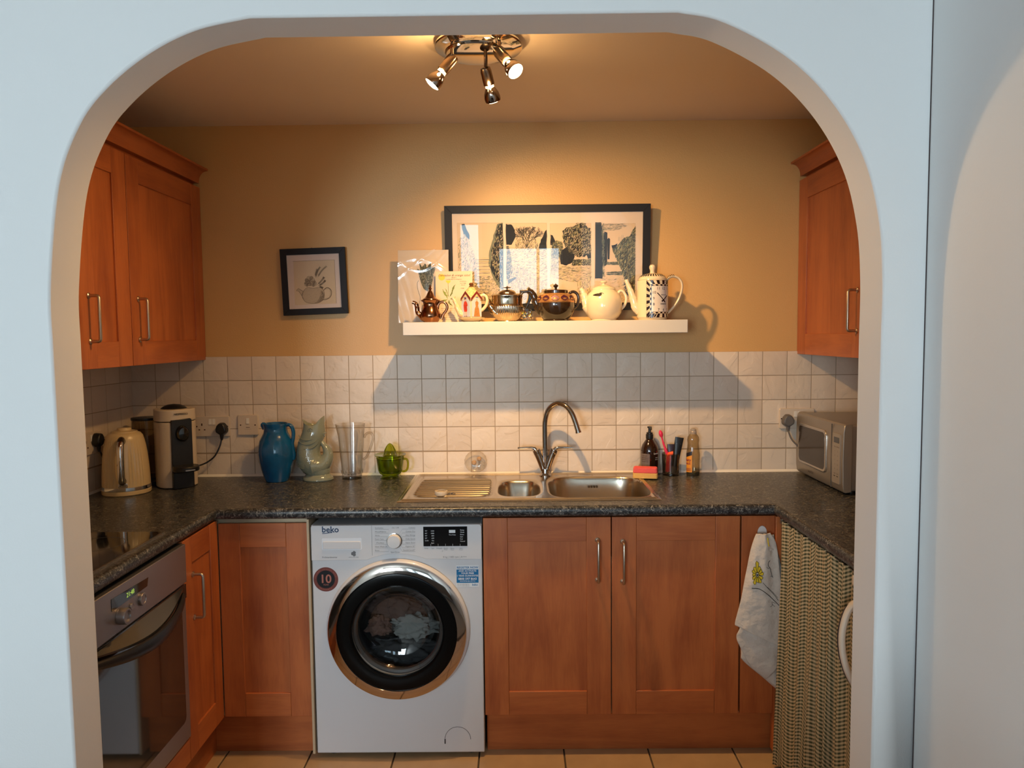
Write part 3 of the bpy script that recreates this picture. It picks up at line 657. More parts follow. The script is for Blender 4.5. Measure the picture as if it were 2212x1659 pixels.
# ================================================================ sink and tap
SX0, SX1, SY0, SY1 = -.445, .507, -.540, -.027
t = thing('sink', 'stainless steel sink with one and a half bowls and a ribbed drainer', 'sink', (0, -.3, WT))
def sel(x, y, x0, x1, y0, y1, n=4):
    cx, cy, a, b = (x0+x1)/2, (y0+y1)/2, (x1-x0)/2, (y1-y0)/2
    s_ = (abs((x-cx)/a)**n+abs((y-cy)/b)**n)**(1/n)
    return (s_-1)*min(a, b)          # rough signed distance
sst = lambda e0, e1, v: (lambda k: k*k*(3-2*k))(min(1, max(0, (v-e0)/(e1-e0))))
def sink_z(x, y):
    z = .0025
    e = min(x-SX0, SX1-x, y-SY0, SY1-y); z *= sst(0, .006, e)
    z += .0045*sst(.012, .020, e)*(1-sst(.022, .030, e))
    d1 = sel(x, y, .112, .490, -.495, -.100, 4.5); d2 = sel(x, y, -.085, .078, -.455, -.165, 3.4)
    for d, dep in ((d1, .150), (d2, .105)):
        z -= .004*(1-sst(-.002, .012, d))
        if d < .002: z -= dep*sst(.002, -.020, d) if False else dep*(1-sst(-.020, .001, d)) + .012*(1-sst(-.06, -.018, d))
    dd = sel(x, y, -.405, -.105, -.470, -.120, 8)
    if dd < .012:
        k = 1-sst(-.008, .010, dd); z -= .0025*k
        yy = (y+.46)/.0245
        if dd < 0: z += .0065*k*sst(0, .014, -dd)*max(0, math.sin(yy*math.pi*1.35))**.9
    return z
nx_, ny_ = 330, 190
xs = [SX0+(SX1-SX0)*i/(nx_-1) for i in range(nx_)]; ys = [SY0+(SY1-SY0)*j/(ny_-1) for j in range(ny_)]
q = MB(); q.add([(x, y, WT+.0006+sink_z(x, y)) for y in ys for x in xs], [(j*nx_+i, j*nx_+i+1, (j+1)*nx_+i+1, (j+1)*nx_+i) for j in range(ny_-1) for i in range(nx_-1)])
ssk = mat('sink_steel', (.56, .49, .40), .24, 1, bump=.03, bscale=500)
q.obj('sink_top', ssk, t, smooth=60)
for cx0, cy0, zz in ((.30, -.30, -.1615), (-.004, -.31, -.1165)):
    q = MB().lathe([(.042, .002), (.040, .004), (.030, .003), (.028, -.002), (.0001, -.002)], (cx0, cy0, WT+.0006+zz), 28); q.obj('waste', chrome, t)
q = MB()
for i in range(4): q.prism(rrect(.282+i*.011, .289+i*.011, 0, .010, .003), lambda a, b: (a, -.1205, .868+b), lambda a, b: (a, -.1212, .868+b))
q.obj('overflow', mat('overflow_shadow', (.10, .08, .06), .5, .8), t)
# tap
t = thing('mixer_tap', 'chrome swan-neck mixer tap with two lever handles behind the sink', 'tap', (.107, -.079, WT+.003))
T0 = Vector((.107, -.079, WT+.003))
cr = mat('tap_chrome', (.46, .42, .39), .08, 1)
MB().lathe([(.026, 0), (.026, .004), (.022, .008), (.018, .012), (.0165, .03)], T0, 32, caps=(1, 1)).obj('base', cr, t)
neck = [T0+Vector(p) for p in crom([(0, 0, .02), (0, 0, .10), (-.001, 0, .18), (.001, -.002, .235), (.016, -.012, .280), (.048, -.030, .306), (.082, -.050, .298), (.106, -.066, .270), (.120, -.076, .235), (.129, -.083, .205), (.133, -.086, .190)], 5)]
MB().tube(neck, .0108, 20).obj('spout', cr, t)
MB().tube(neck[-4:], .0122, 20).obj('aerator', cr, t)
for s_ in (-1, 1):
    b = MB().tube([T0+Vector((s_*.004, 0, .02)), T0+Vector((s_*.022, 0, .070)), T0+Vector((s_*.032, 0, .094))], [.0135, .0150, .0155], 24).obj('valve_arm', cr, t)
    c0 = T0+Vector((s_*.032, 0, .094)); d = Vector((s_*.37, 0, .93)).normalized()
    MB().tube([c0, c0+d*.003, c0+d*.016, c0+d*.018], [.0160, .0165, .0165, .013], 24).obj('valve_cap', cr, b)
    c1 = c0+d*.012
    MB().tube([c1, c1+Vector((s_*.008, 0, .010)), c1+Vector((s_*.020, 0, .0135)), c1+Vector((s_*.078, -.004, .0125))], [.009, .0075, .0052, .0048], 12).obj('lever', cr, b)
# plug on the drainer
c = P(953, 1068, z=WT+.006)
t = thing('sink_plug', 'cream sink plug with a ball chain lying on the drainer', 'plug', (c.x, c.y, WT+.004))
MB().lathe([(.0001, .0), (.022, 0), (.024, .004), (.0245, .013), (.023, .016), (.0205, .0165), (.0195, .012), (.0001, .011)], (c.x, c.y, WT+.004), 32).obj('stopper', mat('plug_cream', (.55, .47, .36), .5), t)
MB().tube([(c.x+.014*math.cos(R(a)), c.y+.014*math.sin(R(a)), WT+.0165) for a in range(0, 360, 20)], .0013, 6, closed=True).obj('ring', steel, t)
q = MB(); rr = random.Random(4)
for k in range(26):
    a = k*.9; q.ball((c.x+.030+.014*k/26+.010*math.cos(a), c.y+.002+.010*math.sin(a*1.3), WT+.0058+rr.uniform(0, .004)), .0019, 6, 4)
q.obj('chain', mat('chain_dark', (.25, .2, .16), .3, 1), t)

# ================================================================ sockets and plugs
skm = mat('socket_white', (.62, .52, .42), .35)
def plate(name, label, cx, cz, W, H, T_, base, kind):
    t = thing(name, label, 'socket' if kind != 'fused' else 'switch', base)
    MB(T_).prism(rrect(cx-W/2, cx+W/2, cz-H/2, cz+H/2, .005), lambda a, b: (a, .008, b), lambda a, b: (a, .0185, b)).obj('plate', skm, t, bevel=.0018)
    q = MB(T_)
    def hole(a, b, w_, h_): q.box(cx+a-w_/2, cx+a+w_/2, .0183, .0189, cz+b-h_/2, cz+b+h_/2)
    sw = []
    if kind == 'double':
        for s_ in (-1, 1):
            hole(s_*.044-(0), .008, .005, .010); hole(s_*.044-.0115, -.014, .007, .0045); hole(s_*.044+.0115, -.014, .007, .0045)
            sw.append((s_*.0075, .020))
        for s_ in (-1, 1): q.lathe([(.0034, .0183), (.0034, .019), (.0001, .019)], (cx+s_*.0655, 0, cz), 10) if False else q.prism(circ(cx+s_*.0655, cz, .0030, 10), lambda a, b: (a, .0183, b), lambda a, b: (a, .019, b))
    else:
        sw.append((0, .018)); hole(0, -.010, .016, .0018)
        for s_ in (-1, 1): q.prism(circ(cx+s_*.0310, cz, .0030, 10), lambda a, b: (a, .0183, b), lambda a, b: (a, .019, b))
        q.box(cx-.014, cx+.014, .0184, .0187, cz-.0175, cz-.0170)
    q.obj('slots', mat('slot_brown', (.045, .015, .01), .8), t, smooth=0)
    for a, b in sw:
        MB(T_).prism([(.0183, -.012), (.0215, -.012), (.0190, .012), (.0183, .012)], lambda n, z: (cx+a-.006, n, cz+b+z), lambda n, z: (cx+a+.006, n, cz+b+z)).obj('switch', whitepl, t)
    return t
TB = lambda p: (p.x, -p.y, p.z)
c = P(459, 921, y=-.015); plate('wall_socket', 'double wall socket with a black plug, left of the blue jug', c.x, c.z, .147, .086, TB, (c.x, 0, c.z-.043), 'double'); S1 = c
c = P(536, 918, y=-.015); plate('fused_switch', 'small square fused switch plate above left of the blue jug', c.x, c.z, .087, .086, TB, (c.x, 0, c.z-.043), 'fused')
c = P(1721, 904, y=-.015); plate('wall_socket', 'double wall socket with a grey plug, behind the microwave', c.x, c.z, .147, .086, TB, (c.x, 0, c.z-.043), 'double'); S2 = c
TLt = lambda p: (XL+p.y, p.x, p.z)
plate('wall_socket', 'wall socket on the left tiled wall behind the kettle', -.335, 1.105, .147, .086, TLt, (XL, -.335, 1.06), 'double')
def plug(name, label, cx, cz, m_, T_, base, cable):
    t = thing(name, label, 'plug', base)
    out = [(-.010, .024), (.010, .024), (.020, .012), (.0255, -.004), (.0245, -.018), (.012, -.026), (.007, -.030), (-.007, -.030), (-.012, -.026), (-.0245, -.018), (-.0255, -.004), (-.020, .012)]
    MB(T_).prism([(cx+a, cz+b) for a, b in out], lambda a, b: (a, .0188, b), lambda a, b: (cx+(a-cx)*.86, .047, cz+(b-cz)*.86)).obj('plug_body', m_, t, bevel=.005, bseg=3)
    MB(T_).tube([(cx, .033, cz-.024), (cx, .033, cz-.036), (cx, .034, cz-.05)], [.009, .0075, .0045], 12).obj('strain_relief', m_, t)
    MB(T_).tube(crom([(cx, .034, cz-.046)]+cable, 8), .0034, 8).obj('cable', m_, t)
cc = lambda u, v_, d: (lambda p: (p.x, d, p.z))(P(u, v_, y=-d))
plug('mains_plug', 'black plug in the left socket, its cable running to the coffee machine', *(lambda p: (p.x, p.z))(P(479, 925, y=-.03)), blackpl, TB, (S1.x, -.02, S1.z-.04),
     [cc(474, 966, .04), cc(464, 985, .045), cc(450, 997, .05), cc(438, 1003, .06), cc(426, 1007, .09), cc(410, 1012, .12)])
gpl = mat('grey_plastic_plug', (.11, .10, .095), .4)
plug('mains_plug', 'grey plug in the right socket beside the microwave', *(lambda p: (p.x, p.z))(P(1702, 907, y=-.03)), gpl, TB, (S2.x, -.02, S2.z-.04),
     [cc(1703, 932, .04), cc(1709, 947, .05), cc(1720, 960, .06), (1.22, .07, .98), (1.26, .06, .94), (1.28, .045, .93)])
plug('mains_plug', 'black plug in the left wall behind the kettle', -.32, 1.118, blackpl, TLt, (XL+.02, -.32, 1.07), [(-.318, .04, 1.06), (-.30, .05, 1.00), (-.27, .055, .94), (-.24, .06, .922)])

# ================================================================ things on the left of the worktop
# kettle
KC = (-1.522, -.325, WT)
t = thing('kettle', 'cream fluted kettle with a chrome handle in the left corner', 'kettle', KC, rz=R(20), world=False)
kcm = mat('kettle_cream', (.62, .47, .25), .3, coat=.4)
def flute(a, r, h):
    d = abs((a+math.pi/2+math.pi) % (2*math.pi)-math.pi)
    return 1+(.014*math.cos(a*44)*(1 if .25 < d < .95 else 0) if .03 < h < .19 else 0)
kb = MB().lathe([(.0845, .026), (.0848, .04), (.0838, .07), (.0815, .11), (.078, .15), (.074, .18), (.069, .205), (.064, .222), (.056, .232), (.045, .236)], seg=176, mod=flute).obj('body', kcm, t)
MB().lathe([(.083, 0), (.0865, .003), (.087, .016), (.085, .018)], seg=64, caps=(1, 0)).obj('base_plate', kcm, t)
MB().lathe([(.0865, .018), (.0868, .022), (.0865, .031), (.085, .032)], seg=64).obj('chrome_band', chrome, t)
ld = MB().lathe([(.047, .234), (.046, .239), (.03, .243), (.026, .243), (.025, .250), (.0235, .252), (.0001, .2525)], seg=40).obj('lid', kcm, t)
q = MB(); hp = crom([(0, -.060, .205), (0, -.083, .212), (0, -.108, .200), (0, -.118, .17), (0, -.119, .12), (0, -.116, .085), (0, -.105, .062), (0, -.084, .058)], 6)
q.tube(hp, [.013]*6+[.0125]*(len(hp)-6), 16, flat=1.15, up=(1, 0, 0)).obj('handle', mat('handle_brown_black', (.02, .013, .01), .25), t)
q = MB(); hq = [(x, y-.0045, z) for x, y, z in hp[10:-6]]
q.tube(hq, .0115, 16, up=(1, 0, 0)).obj('handle_grip', chrome, t)
q = MB().grid(2, 2, lambda a, b: (-.016+.032*a, -.0875, .034+.014*b)); bx = MB().box(-.0165, .0165, -.0885, -.080, .034, .0495).obj('badge', chrome, t, bevel=.002)
q = MB(); text(q, 'dualit', .0105, lambda a, b: (a, -.0889, b), 0, .0385, 'CENTER', bold=.01); q.obj('badge_lettering', blackfr, bx, smooth=0)
MB().tube([(0, .055, .19), (0, .078, .212), (0, .092, .222)], [.026, .018, .012], 16).obj('spout', kcm, t)
# coffee machine
MC = (-1.385, -.195, WT)
t = thing('coffee_machine', 'white and black capsule coffee machine beside the kettle', 'coffee machine', MC, rz=R(42), world=False)
cmw = mat('coffee_white', (.60, .50, .38), .3)
pl = [(.074*math.copysign(abs(math.cos(R(a)))**.85, math.cos(R(a))), .074*math.copysign(abs(math.sin(R(a)))**.85, math.sin(R(a)))*(1 if math.sin(R(a)) < 0 else 1.35)) for a in range(0, 360, 8)]
MB().prism(pl, lambda a, b: (a, b, .002), lambda a, b: (a, b, .262)).obj('body', cmw, t, bevel=.003)
MB().prism([(a*1.005, b*1.0) for a, b in pl], lambda a, b: (a, b, .265), lambda a, b: (a*.985, b*.985, .312)).obj('head', cmw, t, bevel=.004)
MB().lathe([(.050, .311), (.048, .314), (.040, .320), (.025, .327), (.0001, .330)], (0, .01, 0), 40).obj('lever_cap', blackpl, t)
fpn = MB().prism([(-.040, .0), (.040, 0), (.040, .272), (.033, .276), (-.038, .272)], lambda a, b: (a, -.050, b), lambda a, b: (a, -.0765, b)).obj('front_panel', blackpl, t, bevel=.002)
MB().lathe([(.024, 0), (.023, .016), (.018, .024), (.0001, .028)], (.0, -.0765, .218), 28, axis='y', sy=1.35).obj('outlet', blackgl, fpn)
q = MB(); text(q, 'NESPRESSO', .0105, lambda a, b: (a, -.0755-.4*abs(a)**1.6*0+.0, b), 0, .2915, 'CENTER', bold=.02); q.obj('lettering', blackfr, t, smooth=0)
tr = MB().lathe([(.0001, .074), (.046, .074), (.049, .077), (.049, .090), (.046, .094), (.0001, .092)], (.0, -.112, 0), 40).obj('cup_tray', blackpl, t)
MB().box(-.036, .036, -.112, -.060, .066, .092).obj('tray_bracket', blackpl, tr, bevel=.003)
MB().box(-.018, .018, -.1625, -.157, .080, .084).obj('tray_strip', chrome, tr)
MB().box(-.040, .040, -.086, -.050, 0, .066).obj('drip_box', blackpl, t, bevel=.003)
tk = MB().lathe([(.0001, .02), (.052, .02), (.054, .025), (.054, .258), (.051, .258), (.051, .03)], (-.063, .172, 0), 40).obj('water_tank', thin_glass('tank_clear', (.78, .74, .68), (.35, .3, .25)), t)
MB().lathe([(.0001, .258), (.0555, .258), (.0565, .262), (.0555, .268), (.0001, .2705)], (-.063, .172, 0), 40).obj('tank_lid', blackpl, tk)
MB().lathe([(.0001, .0), (.060, 0), (.062, .01), (.058, .022), (.0001, .022)], (-.063, .172, 0), 40).obj('tank_base', blackpl, tk)
MB().box(-.08, -.02, .07, .15, .0, .016).obj('tank_arm', blackpl, tk, bevel=.002)

# blue jug
def handle_strap(mb, pts, w_, th, n=6, seg=12):
    pts = crom(pts, n); return mb.tube(pts, w_, seg, flat=th/w_, up=(0, 1, 0))
JY = -.125; c = P(597, 1038, y=-.19); JX = P(597, 980, y=JY).x
t = thing('ceramic_jug', 'glossy teal blue ceramic jug with a strap handle', 'jug', (JX, JY, WT), world=False)
bl = mat('teal_glaze', (.004, .085, .225), .14, coat=.5, var=.25, vscale=14)
MB().lathe([(.0001, .004), (.036, .004), (.040, .0), (.045, .002), (.052, .020), (.062, .052), (.0705, .085), (.0735, .115), (.0715, .145), (.065, .170), (.055, .190), (.0485, .203), (.0465, .215), (.0475, .228), (.0505, .238), (.0505, .2405), (.047, .2395), (.0435, .225), (.043, .21), (.05, .19), (.066, .15), (.066, .10), (.04, .02), (.0001, .018)], seg=64).obj('body', bl, t)
handle_strap(MB(), [(.044, 0, .232), (.058, 0, .233), (.069, 0, .222), (.0735, 0, .200), (.071, 0, .175), (.067, 0, .155), (.070, 0, .130), (.073, 0, .110), (.070, 0, .09)], .0125, .0075).obj('handle', bl, t)
MB().tube([(-.040, 0, .222), (-.052, 0, .236), (-.0565, 0, .2405)], [.016, .012, .006], 16, caps=(1, 1)).obj('lip', bl, t)

# fish jug
JY = -.110; JX = P(686, 980, y=JY).x
t = thing('fish_jug', 'grey green glazed jug in the shape of a fish, mouth open upwards', 'jug', (JX, JY, WT), world=False)
fg = bpy.data.materials.new('celadon_scales'); fg.use_nodes = True; nt = fg.node_tree; b = nt.nodes['Principled BSDF']
b.inputs['Base Color'].default_value = (.215, .235, .175, 1); b.inputs['Roughness'].default_value = .12; b.inputs['Coat Weight'].default_value = .5
tc = N(nt, 'ShaderNodeTexCoord'); mp = N(nt, 'ShaderNodeMapping'); mp.inputs['Scale'].default_value = (150, 60, 150)
vo = N(nt, 'ShaderNodeTexVoronoi', i_Scale=1.0, i_Randomness=.35); bp = N(nt, 'ShaderNodeBump', i_Strength=.5, i_Distance=.0016)
nt.links.new(tc.outputs['Object'], mp.inputs[0]); nt.links.new(mp.outputs[0], vo.inputs['Vector'])
sp = N(nt, 'ShaderNodeSeparateXYZ'); nt.links.new(tc.outputs['Object'], sp.inputs[0]); mr = N(nt, 'ShaderNodeMapRange'); mr.inputs[1].default_value = .125; mr.inputs[2].default_value = .145; mr.inputs[3].default_value = 1; mr.inputs[4].default_value = 0
nt.links.new(sp.outputs['Z'], mr.inputs[0]); mu = N(nt, 'ShaderNodeMath', operation='MULTIPLY'); nt.links.new(vo.outputs['Distance'], mu.inputs[0]); nt.links.new(mr.outputs[0], mu.inputs[1])
nt.links.new(mu.outputs[0], bp.inputs['Height']); nt.links.new(bp.outputs[0], b.inputs['Normal'])
fgp = mat('celadon_glaze', (.215, .235, .175), .12, coat=.5)
MB().lathe([(.0001, 0), (.060, 0), (.0635, .004), (.062, .012), (.052, .021), (.046, .028)], seg=48, caps=(0, 1), sy=.8).obj('foot', fgp, t)
K = .000341
def zz(u, v_): return ((u-1040)*K, (985-v_)*K)
secs = [(1030, 905, 150, .040), (1015, 860, 175, .046), (985, 790, 192, .050), (950, 720, 168, .050), (930, 650, 142, .047), (935, 580, 135, .044), (955, 520, 140, .044), (985, 450, 145, .045), (1000, 400, 140, .044), (1005, 350, 132, .041), (1005, 310, 128, .037)]
rings = []
for u, v_, hw, dp_ in secs:
    x_, z_ = zz(u, v_); tilt = .25 if 500 < v_ < 700 else 0
    rings.append([(x_+hw*K*math.cos(2*math.pi*j/40), dp_*math.sin(2*math.pi*j/40), z_-tilt*hw*K*math.cos(2*math.pi*j/40)*.5) for j in range(40)])
# lips: the rim rises to the snout on the right and to a point on the left
for lev, (lx, rx) in enumerate(((878, 1138), (866, 1136), (870, 1128), (885, 1118))):
    ring = []
    for j in range(40):
        a = 2*math.pi*j/40; cs = math.cos(a)
        x_ = zz((lx+rx)/2+(rx-lx)/2*cs, 0)[0]; top = 198 if cs > 0 else 238
        v_ = 300+(0, -0, 6, 40)[lev] - (300-top)*(abs(cs)**(1.0 if cs > 0 else 2.2))*((.45, 1, .97, .3)[lev]) + (38 if cs < .4 else 38*(1-cs)/.6)*(1-abs(cs))*((.3, 1, 1, .6)[lev])
        ring.append((x_, (.036, .033, .029, .026)[lev]*math.sin(a), zz(0, v_)[1]))
    rings.append(ring)
xl, zl = zz(1000, 420); rings.append([(xl+.5*(p[0]-xl), p[1]*.5, zl) for p in rings[-1]])
MB().loft(rings, (1, 1)).obj('body', fg, t, smooth=60)
tl = [zz(*q_) for q_ in ((1000, 800), (1080, 790), (1140, 740), (1168, 670), (1150, 600), (1112, 545), (1085, 500), (1092, 455), (1118, 425))]
tr_ = crom([(a, 0, b, r_) for (a, b), r_ in zip(tl, (.058, .048, .0345, .025, .0185, .0125, .0095, .0105, .013))], 5)
MB().tube([q_[:3] for q_ in tr_], [q_[3] for q_ in tr_], 24, flat=.85, up=(0, 1, 0)).obj('tail', fg, t, smooth=60)
f_ = MB(); o_ = [zz(*q_) for q_ in ((1085, 470), (1060, 430), (1085, 405), (1140, 395), (1150, 410), (1120, 440), (1105, 470))]
f_.prism(o_, lambda a, b: (a, -.018, b), lambda a, b: (a, .018, b)).obj('tail_fin', fgp, t, bevel=.004)
ex, ez = zz(995, 362)
e_ = MB().lathe([(.0105, -.004), (.0105, .003), (.0085, .0045), (.0075, .002), (.0045, .002), (.004, .0055), (.0001, .0065)], (ex, -.0385, ez), 24, axis='y').obj('eye', fgp, t)
q = MB()
for k, (v0, r0) in enumerate(((455, 118), (500, 128), (545, 138))):
    pts = []
    for a in range(200, 341, 10):
        u = 950+r0*math.cos(R(a))-5*k; v_ = v0-60-.72*r0*math.sin(R(a))
        x_, z_ = zz(u, v_); xc = zz(965, 0)[0]; kk = max(.02, 1-((x_-xc)/(.050))**2)
        pts.append((x_, -.0455*math.sqrt(kk)-.0005, z_))
    q.tube(pts, .0016, 6)
for k in range(5):
    pts = [(lambda x_, z_: (x_, -.0485*math.sqrt(max(.05, 1-((x_-zz(975, 0)[0])/.066)**2)), z_))(*zz(800+22*i, 730+16*k+9*i-.6*i*i)) for i in range(6)]
    q.tube(pts, .0017, 6)
q.obj('gill_ridges', fgp, t)

# glass jug
JY = -.085; JX = P(760, 1000, y=JY).x
t = thing('glass_jug', 'tall clear glass jug with a looped handle', 'jug', (JX, JY, WT), world=False)
gls = thin_glass('clear_glass', (.985, .98, .97), (.80, .78, .75), 1.5)
def lip(a, r, h): return 1+(.12*max(0, math.cos(a-math.pi))**6 if h > .205 else 0)
MB().lathe([(.0405, .004), (.041, .012), (.044, .06), (.049, .12), (.0535, .18), (.0565, .218), (.0585, .229), (.0570, .2295), (.053, .18), (.0475, .11), (.042, .05), (.038, .022), (.0001, .018)], seg=64, mod=lip).obj('body', gls, t)
MB().lathe([(.0001, 0), (.040, 0), (.0415, .003), (.0405, .011), (.037, .014), (.0001, .0145)], seg=48).obj('base', thin_glass('thick_glass', (.93, .91, .88), (.66, .63, .59), 2.4), t)
handle_strap(MB(), [(.0545, 0, .172), (.062, 0, .186), (.077, 0, .192), (.089, 0, .184), (.091, 0, .165), (.082, 0, .135), (.070, 0, .105), (.060, 0, .088), (.0475, 0, .080)], .0065, .0052).obj('handle', thin_glass('thick_glass'), t)
q = MB()
for k in range(18):
    a = k*math.pi/9; q.tube([(.0435*math.cos(a), .0435*math.sin(a), .022), (.0455*math.cos(a+.17), .0455*math.sin(a+.17), .038), (.0435*math.cos(a+.35), .0435*math.sin(a+.35), .022)], .0007, 5)
q.obj('cut_pattern', thin_glass('thick_glass'), t)

# green juicer
JY = -.080; JX = P(843, 1000, y=JY).x
t = thing('juicer', 'olive green glass citrus juicer sitting on its measuring cup', 'juicer', (JX, JY, WT), world=False)
gg = thin_glass('green_glass', (.74, .80, .20), (.30, .38, .03), 1.5)
MB().lathe([(.0001, .006), (.030, .005), (.040, .0), (.0415, .003), (.038, .009), (.034, .013), (.046, .022), (.052, .035), (.0565, .07), (.0585, .086), (.0565, .086), (.053, .06), (.049, .036), (.036, .022), (.0001, .020)], seg=56).obj('cup', gg, t)
def rib(a, r, h): return 1+(.13*math.cos(a*12) if r < .030 and h > .10 else 0)
MB().lathe([(.053, .080), (.050, .088), (.060, .092), (.0655, .097), (.066, .100), (.060, .0985), (.045, .094), (.032, .095), (.027, .100), (.021, .118), (.014, .133), (.007, .143), (.0001, .147)], seg=96, mod=rib).obj('reamer', gg, t)
handle_strap(MB(), [(.055, 0, .078), (.066, 0, .080), (.0735, 0, .070), (.074, 0, .048), (.068, 0, .032), (.056, 0, .027), (.046, 0, .03)], .0055, .0045).obj('handle', gg, t)

# soap dish stuck to the tiles
c = P(1029, 997, y=-.012)
t = thing('soap_holder', 'clear shell-shaped suction holder stuck to the tiles above the drainer', 'holder', (c.x, -.01, c.z-.045))
cl = thin_glass('clear_plastic', (.90, .88, .84), (.66, .62, .56), 1.6, .12, white=.10, wcol=(.8, .76, .7))
q = MB(); sh = []
for k in range(49):
    a = R(-70+320*k/48); r_ = .046+.0028*abs(math.sin(a*9)); sh.append((c.x-.002+r_*math.cos(a), c.z+.002+r_*math.sin(a)))
pc_ = (c.x, c.z)
q.loft([[(pc_[0]+(x_-pc_[0])*k, y_, pc_[1]+(z_-pc_[1])*k) for x_, z_ in sh] for k, y_ in ((.4, -.014), (.7, -.016), (.92, -.021), (1.0, -.027), (1.0, -.028))], (1, 0)).obj('shell', cl, t)
q = MB()
for k in range(5): q.tube([(c.x+.038, -.018, c.z-.030+.006*k), (c.x+.010, -.026, c.z-.012+.006*k), (c.x-.004+.006*k, -.019, c.z-.034)], .0010, 5)
q.obj('ridges', cl, t)
for a, b in ((-.010, -.004), (.012, .012)):
    MB().lathe([(.010, .0), (.009, .004), (.005, .006), (.005, .010), (.0001, .010)], (c.x+a, -.0140, c.z+b), 20, axis='y').obj('suction_cup', mat('cup_amber', (.45, .28, .15), .3), t)

# sponge, bottles, cup
c = P(1394, 1032, z=WT+.004)
t = thing('sponge', 'pink and yellow kitchen sponge on the back corner of the sink', 'sponge', (c.x, c.y, WT+.004), rz=R(-12), world=False)
rs = rrect(-.050, .050, -.022, .022, .010); sg = random.Random(2)
MB().prism(rs, lambda a, b: (a, b, .0), lambda a, b: (a*1.0, b, .022)).obj('foam_layer', mat('sponge_yellow', (.72, .42, .12), .9, bump=.6, bscale=250), t, bevel=.002)
MB().prism(rs, lambda a, b: (a*.99, b*.99, .022), lambda a, b: (a*.95, b*.95, .048+.004*math.cos(a*60))).obj('scour_layer', mat('sponge_pink', (.80, .11, .11), .9, bump=.8, bscale=250), t, bevel=.003)
c = P(1403, 1010, y=-.055)
t = thing('soap_bottle', 'dark brown pump soap bottle with a black pump', 'bottle', (c.x, -.055, WT), world=False)
am = mat('dark_amber', (.018, .006, .003), .08, coat=.6)
MB().lathe([(.0001, 0), (.034, 0), (.0368, .004), (.0370, .10), (.0360, .112), (.030, .128), (.020, .142), (.0145, .150), (.0135, .156)], seg=48, caps=(0, 1)).obj('bottle_body', am, t)
pm = MB().lathe([(.0155, .152), (.0158, .154), (.0158, .170), (.013, .172), (.013, .178), (.006, .180), (.0055, .196), (.0095, .197), (.0095, .203), (.0001, .205)], seg=24).obj('pump', blackpl, t)
MB().tube([(0, 0, .200), (0, -.020, .202), (0, -.034, .199), (0, -.038, .194)], [.0048, .0044, .0038, .003], 10).obj('nozzle', blackpl, pm)
q = MB().grid(7, 2, lambda a, b: (.0373*math.sin(-1.3+1.15*a), -.0373*math.cos(-1.3+1.15*a), .040+.052*b)); lb = q.obj('label', mat('taupe_label', (.16, .125, .11), .7), t)
q = MB(); cyl = lambda r_, a0: (lambda a, b: (r_*math.sin(a0+a/r_), -r_*math.cos(a0+a/r_), b))
for i, s in enumerate(('hand wash', 'with bergamot', 'patchouli and', 'lavender leaf')): text(q, s, .0058, cyl(.0377, -.72), 0, .082-.008*i, 'CENTER')
q.obj('label_lettering', blackfr, lb)
q = MB(); text(q, 'London', .010, cyl(.0374, .72), 0, .090, 'CENTER', bold=.02); text(q, 'wash', .007, cyl(.0374, .72), 0, .074, 'CENTER'); text(q, '500 ml', .006, cyl(.0374, .72), 0, .066, 'CENTER'); q.obj('lettering', whitepl, t)
c = P(1449, 1010, y=-.075)
CUP = (c.x, -.075, WT)
t = thing('tumbler', 'clear glass tumbler holding a brush and two tubes beside the sink', 'glass', CUP, world=False)
MB().lathe([(.0345, .010), (.0355, .05), (.0375, .092), (.0358, .092), (.0345, .05), (.033, .012)], seg=48).obj('wall', thin_glass('smoky_glass', (.86, .82, .78), (.34, .32, .30), 2.0), t)
MB().lathe([(.0001, 0), (.033, 0), (.0355, .003), (.0350, .011), (.0001, .010)], seg=48).obj('base', thin_glass('thick_glass'), t)
t = thing('washing_up_brush', 'pink and orange brush standing in the glass tumbler', 'brush', (CUP[0]-.012, CUP[1], WT+.012), world=False)
pk = mat('hot_pink', (.78, .03, .09), .35)
MB().tube(crom([(-.002, 0, .075), (-.010, 0, .096), (-.020, 0, .125), (-.026, 0, .148), (-.032, 0, .170), (-.034, 0, .178)], 4), [.006]*5+[.0045]*4+[.0035]*4+[.0075, .0085, .0085, .007, .006, .004, .003, .002], 12, flat=.6).obj('handle', pk, t)
MB().tube([(-.002, 0, .070), (.006, -.004, .078), (.020, -.010, .082), (.030, -.010, .078)], [.006, .0085, .009, .004], 12).obj('head', mat('coral_orange', (.85, .12, .04), .4), t)
q = MB()
for k in range(60):
    a = k*2.4; r_ = .010*math.sqrt(k/60); q.tube([(.004+r_*math.cos(a), -.004+r_*math.sin(a), .072), (.0+r_*1.1*math.cos(a), -.004+r_*1.1*math.sin(a), .004)], .0008, 4, caps=(0, 0))
q.obj('bristles', mat('bristle_pink', (.75, .10, .10), .6), t, kind='stuff')
def tubeobj(label, loc, lean, H, W, cm, capm, capH, word, wordm):
    t = thing('cream_tube', label, 'tube', loc, world=False); t.rotation_euler = (R(4), R(lean), 0)
    rr_ = []
    for k in range(7):
        s_ = k/6; a_ = W/2*(.80+.20*s_); b_ = .013*(1-s_)**.8+.0012
        rr_.append([(a_*math.cos(2*math.pi*j/24), b_*math.sin(2*math.pi*j/24), capH+(H-capH)*s_) for j in range(24)])
    MB().loft(rr_).obj('tube_body', cm, t)
    MB().lathe([(.0001, 0), (W*.36, 0), (W*.38, .002), (W*.39, capH-.001), (.0001, capH)], seg=24, sy=.8).obj('cap', capm, t)
    q = MB(); text(q, word, .008, lambda a, b: (a, -.0045-.0, b), 0, H-.030, 'CENTER', bold=.03); q.obj('lettering', wordm, t, smooth=0)
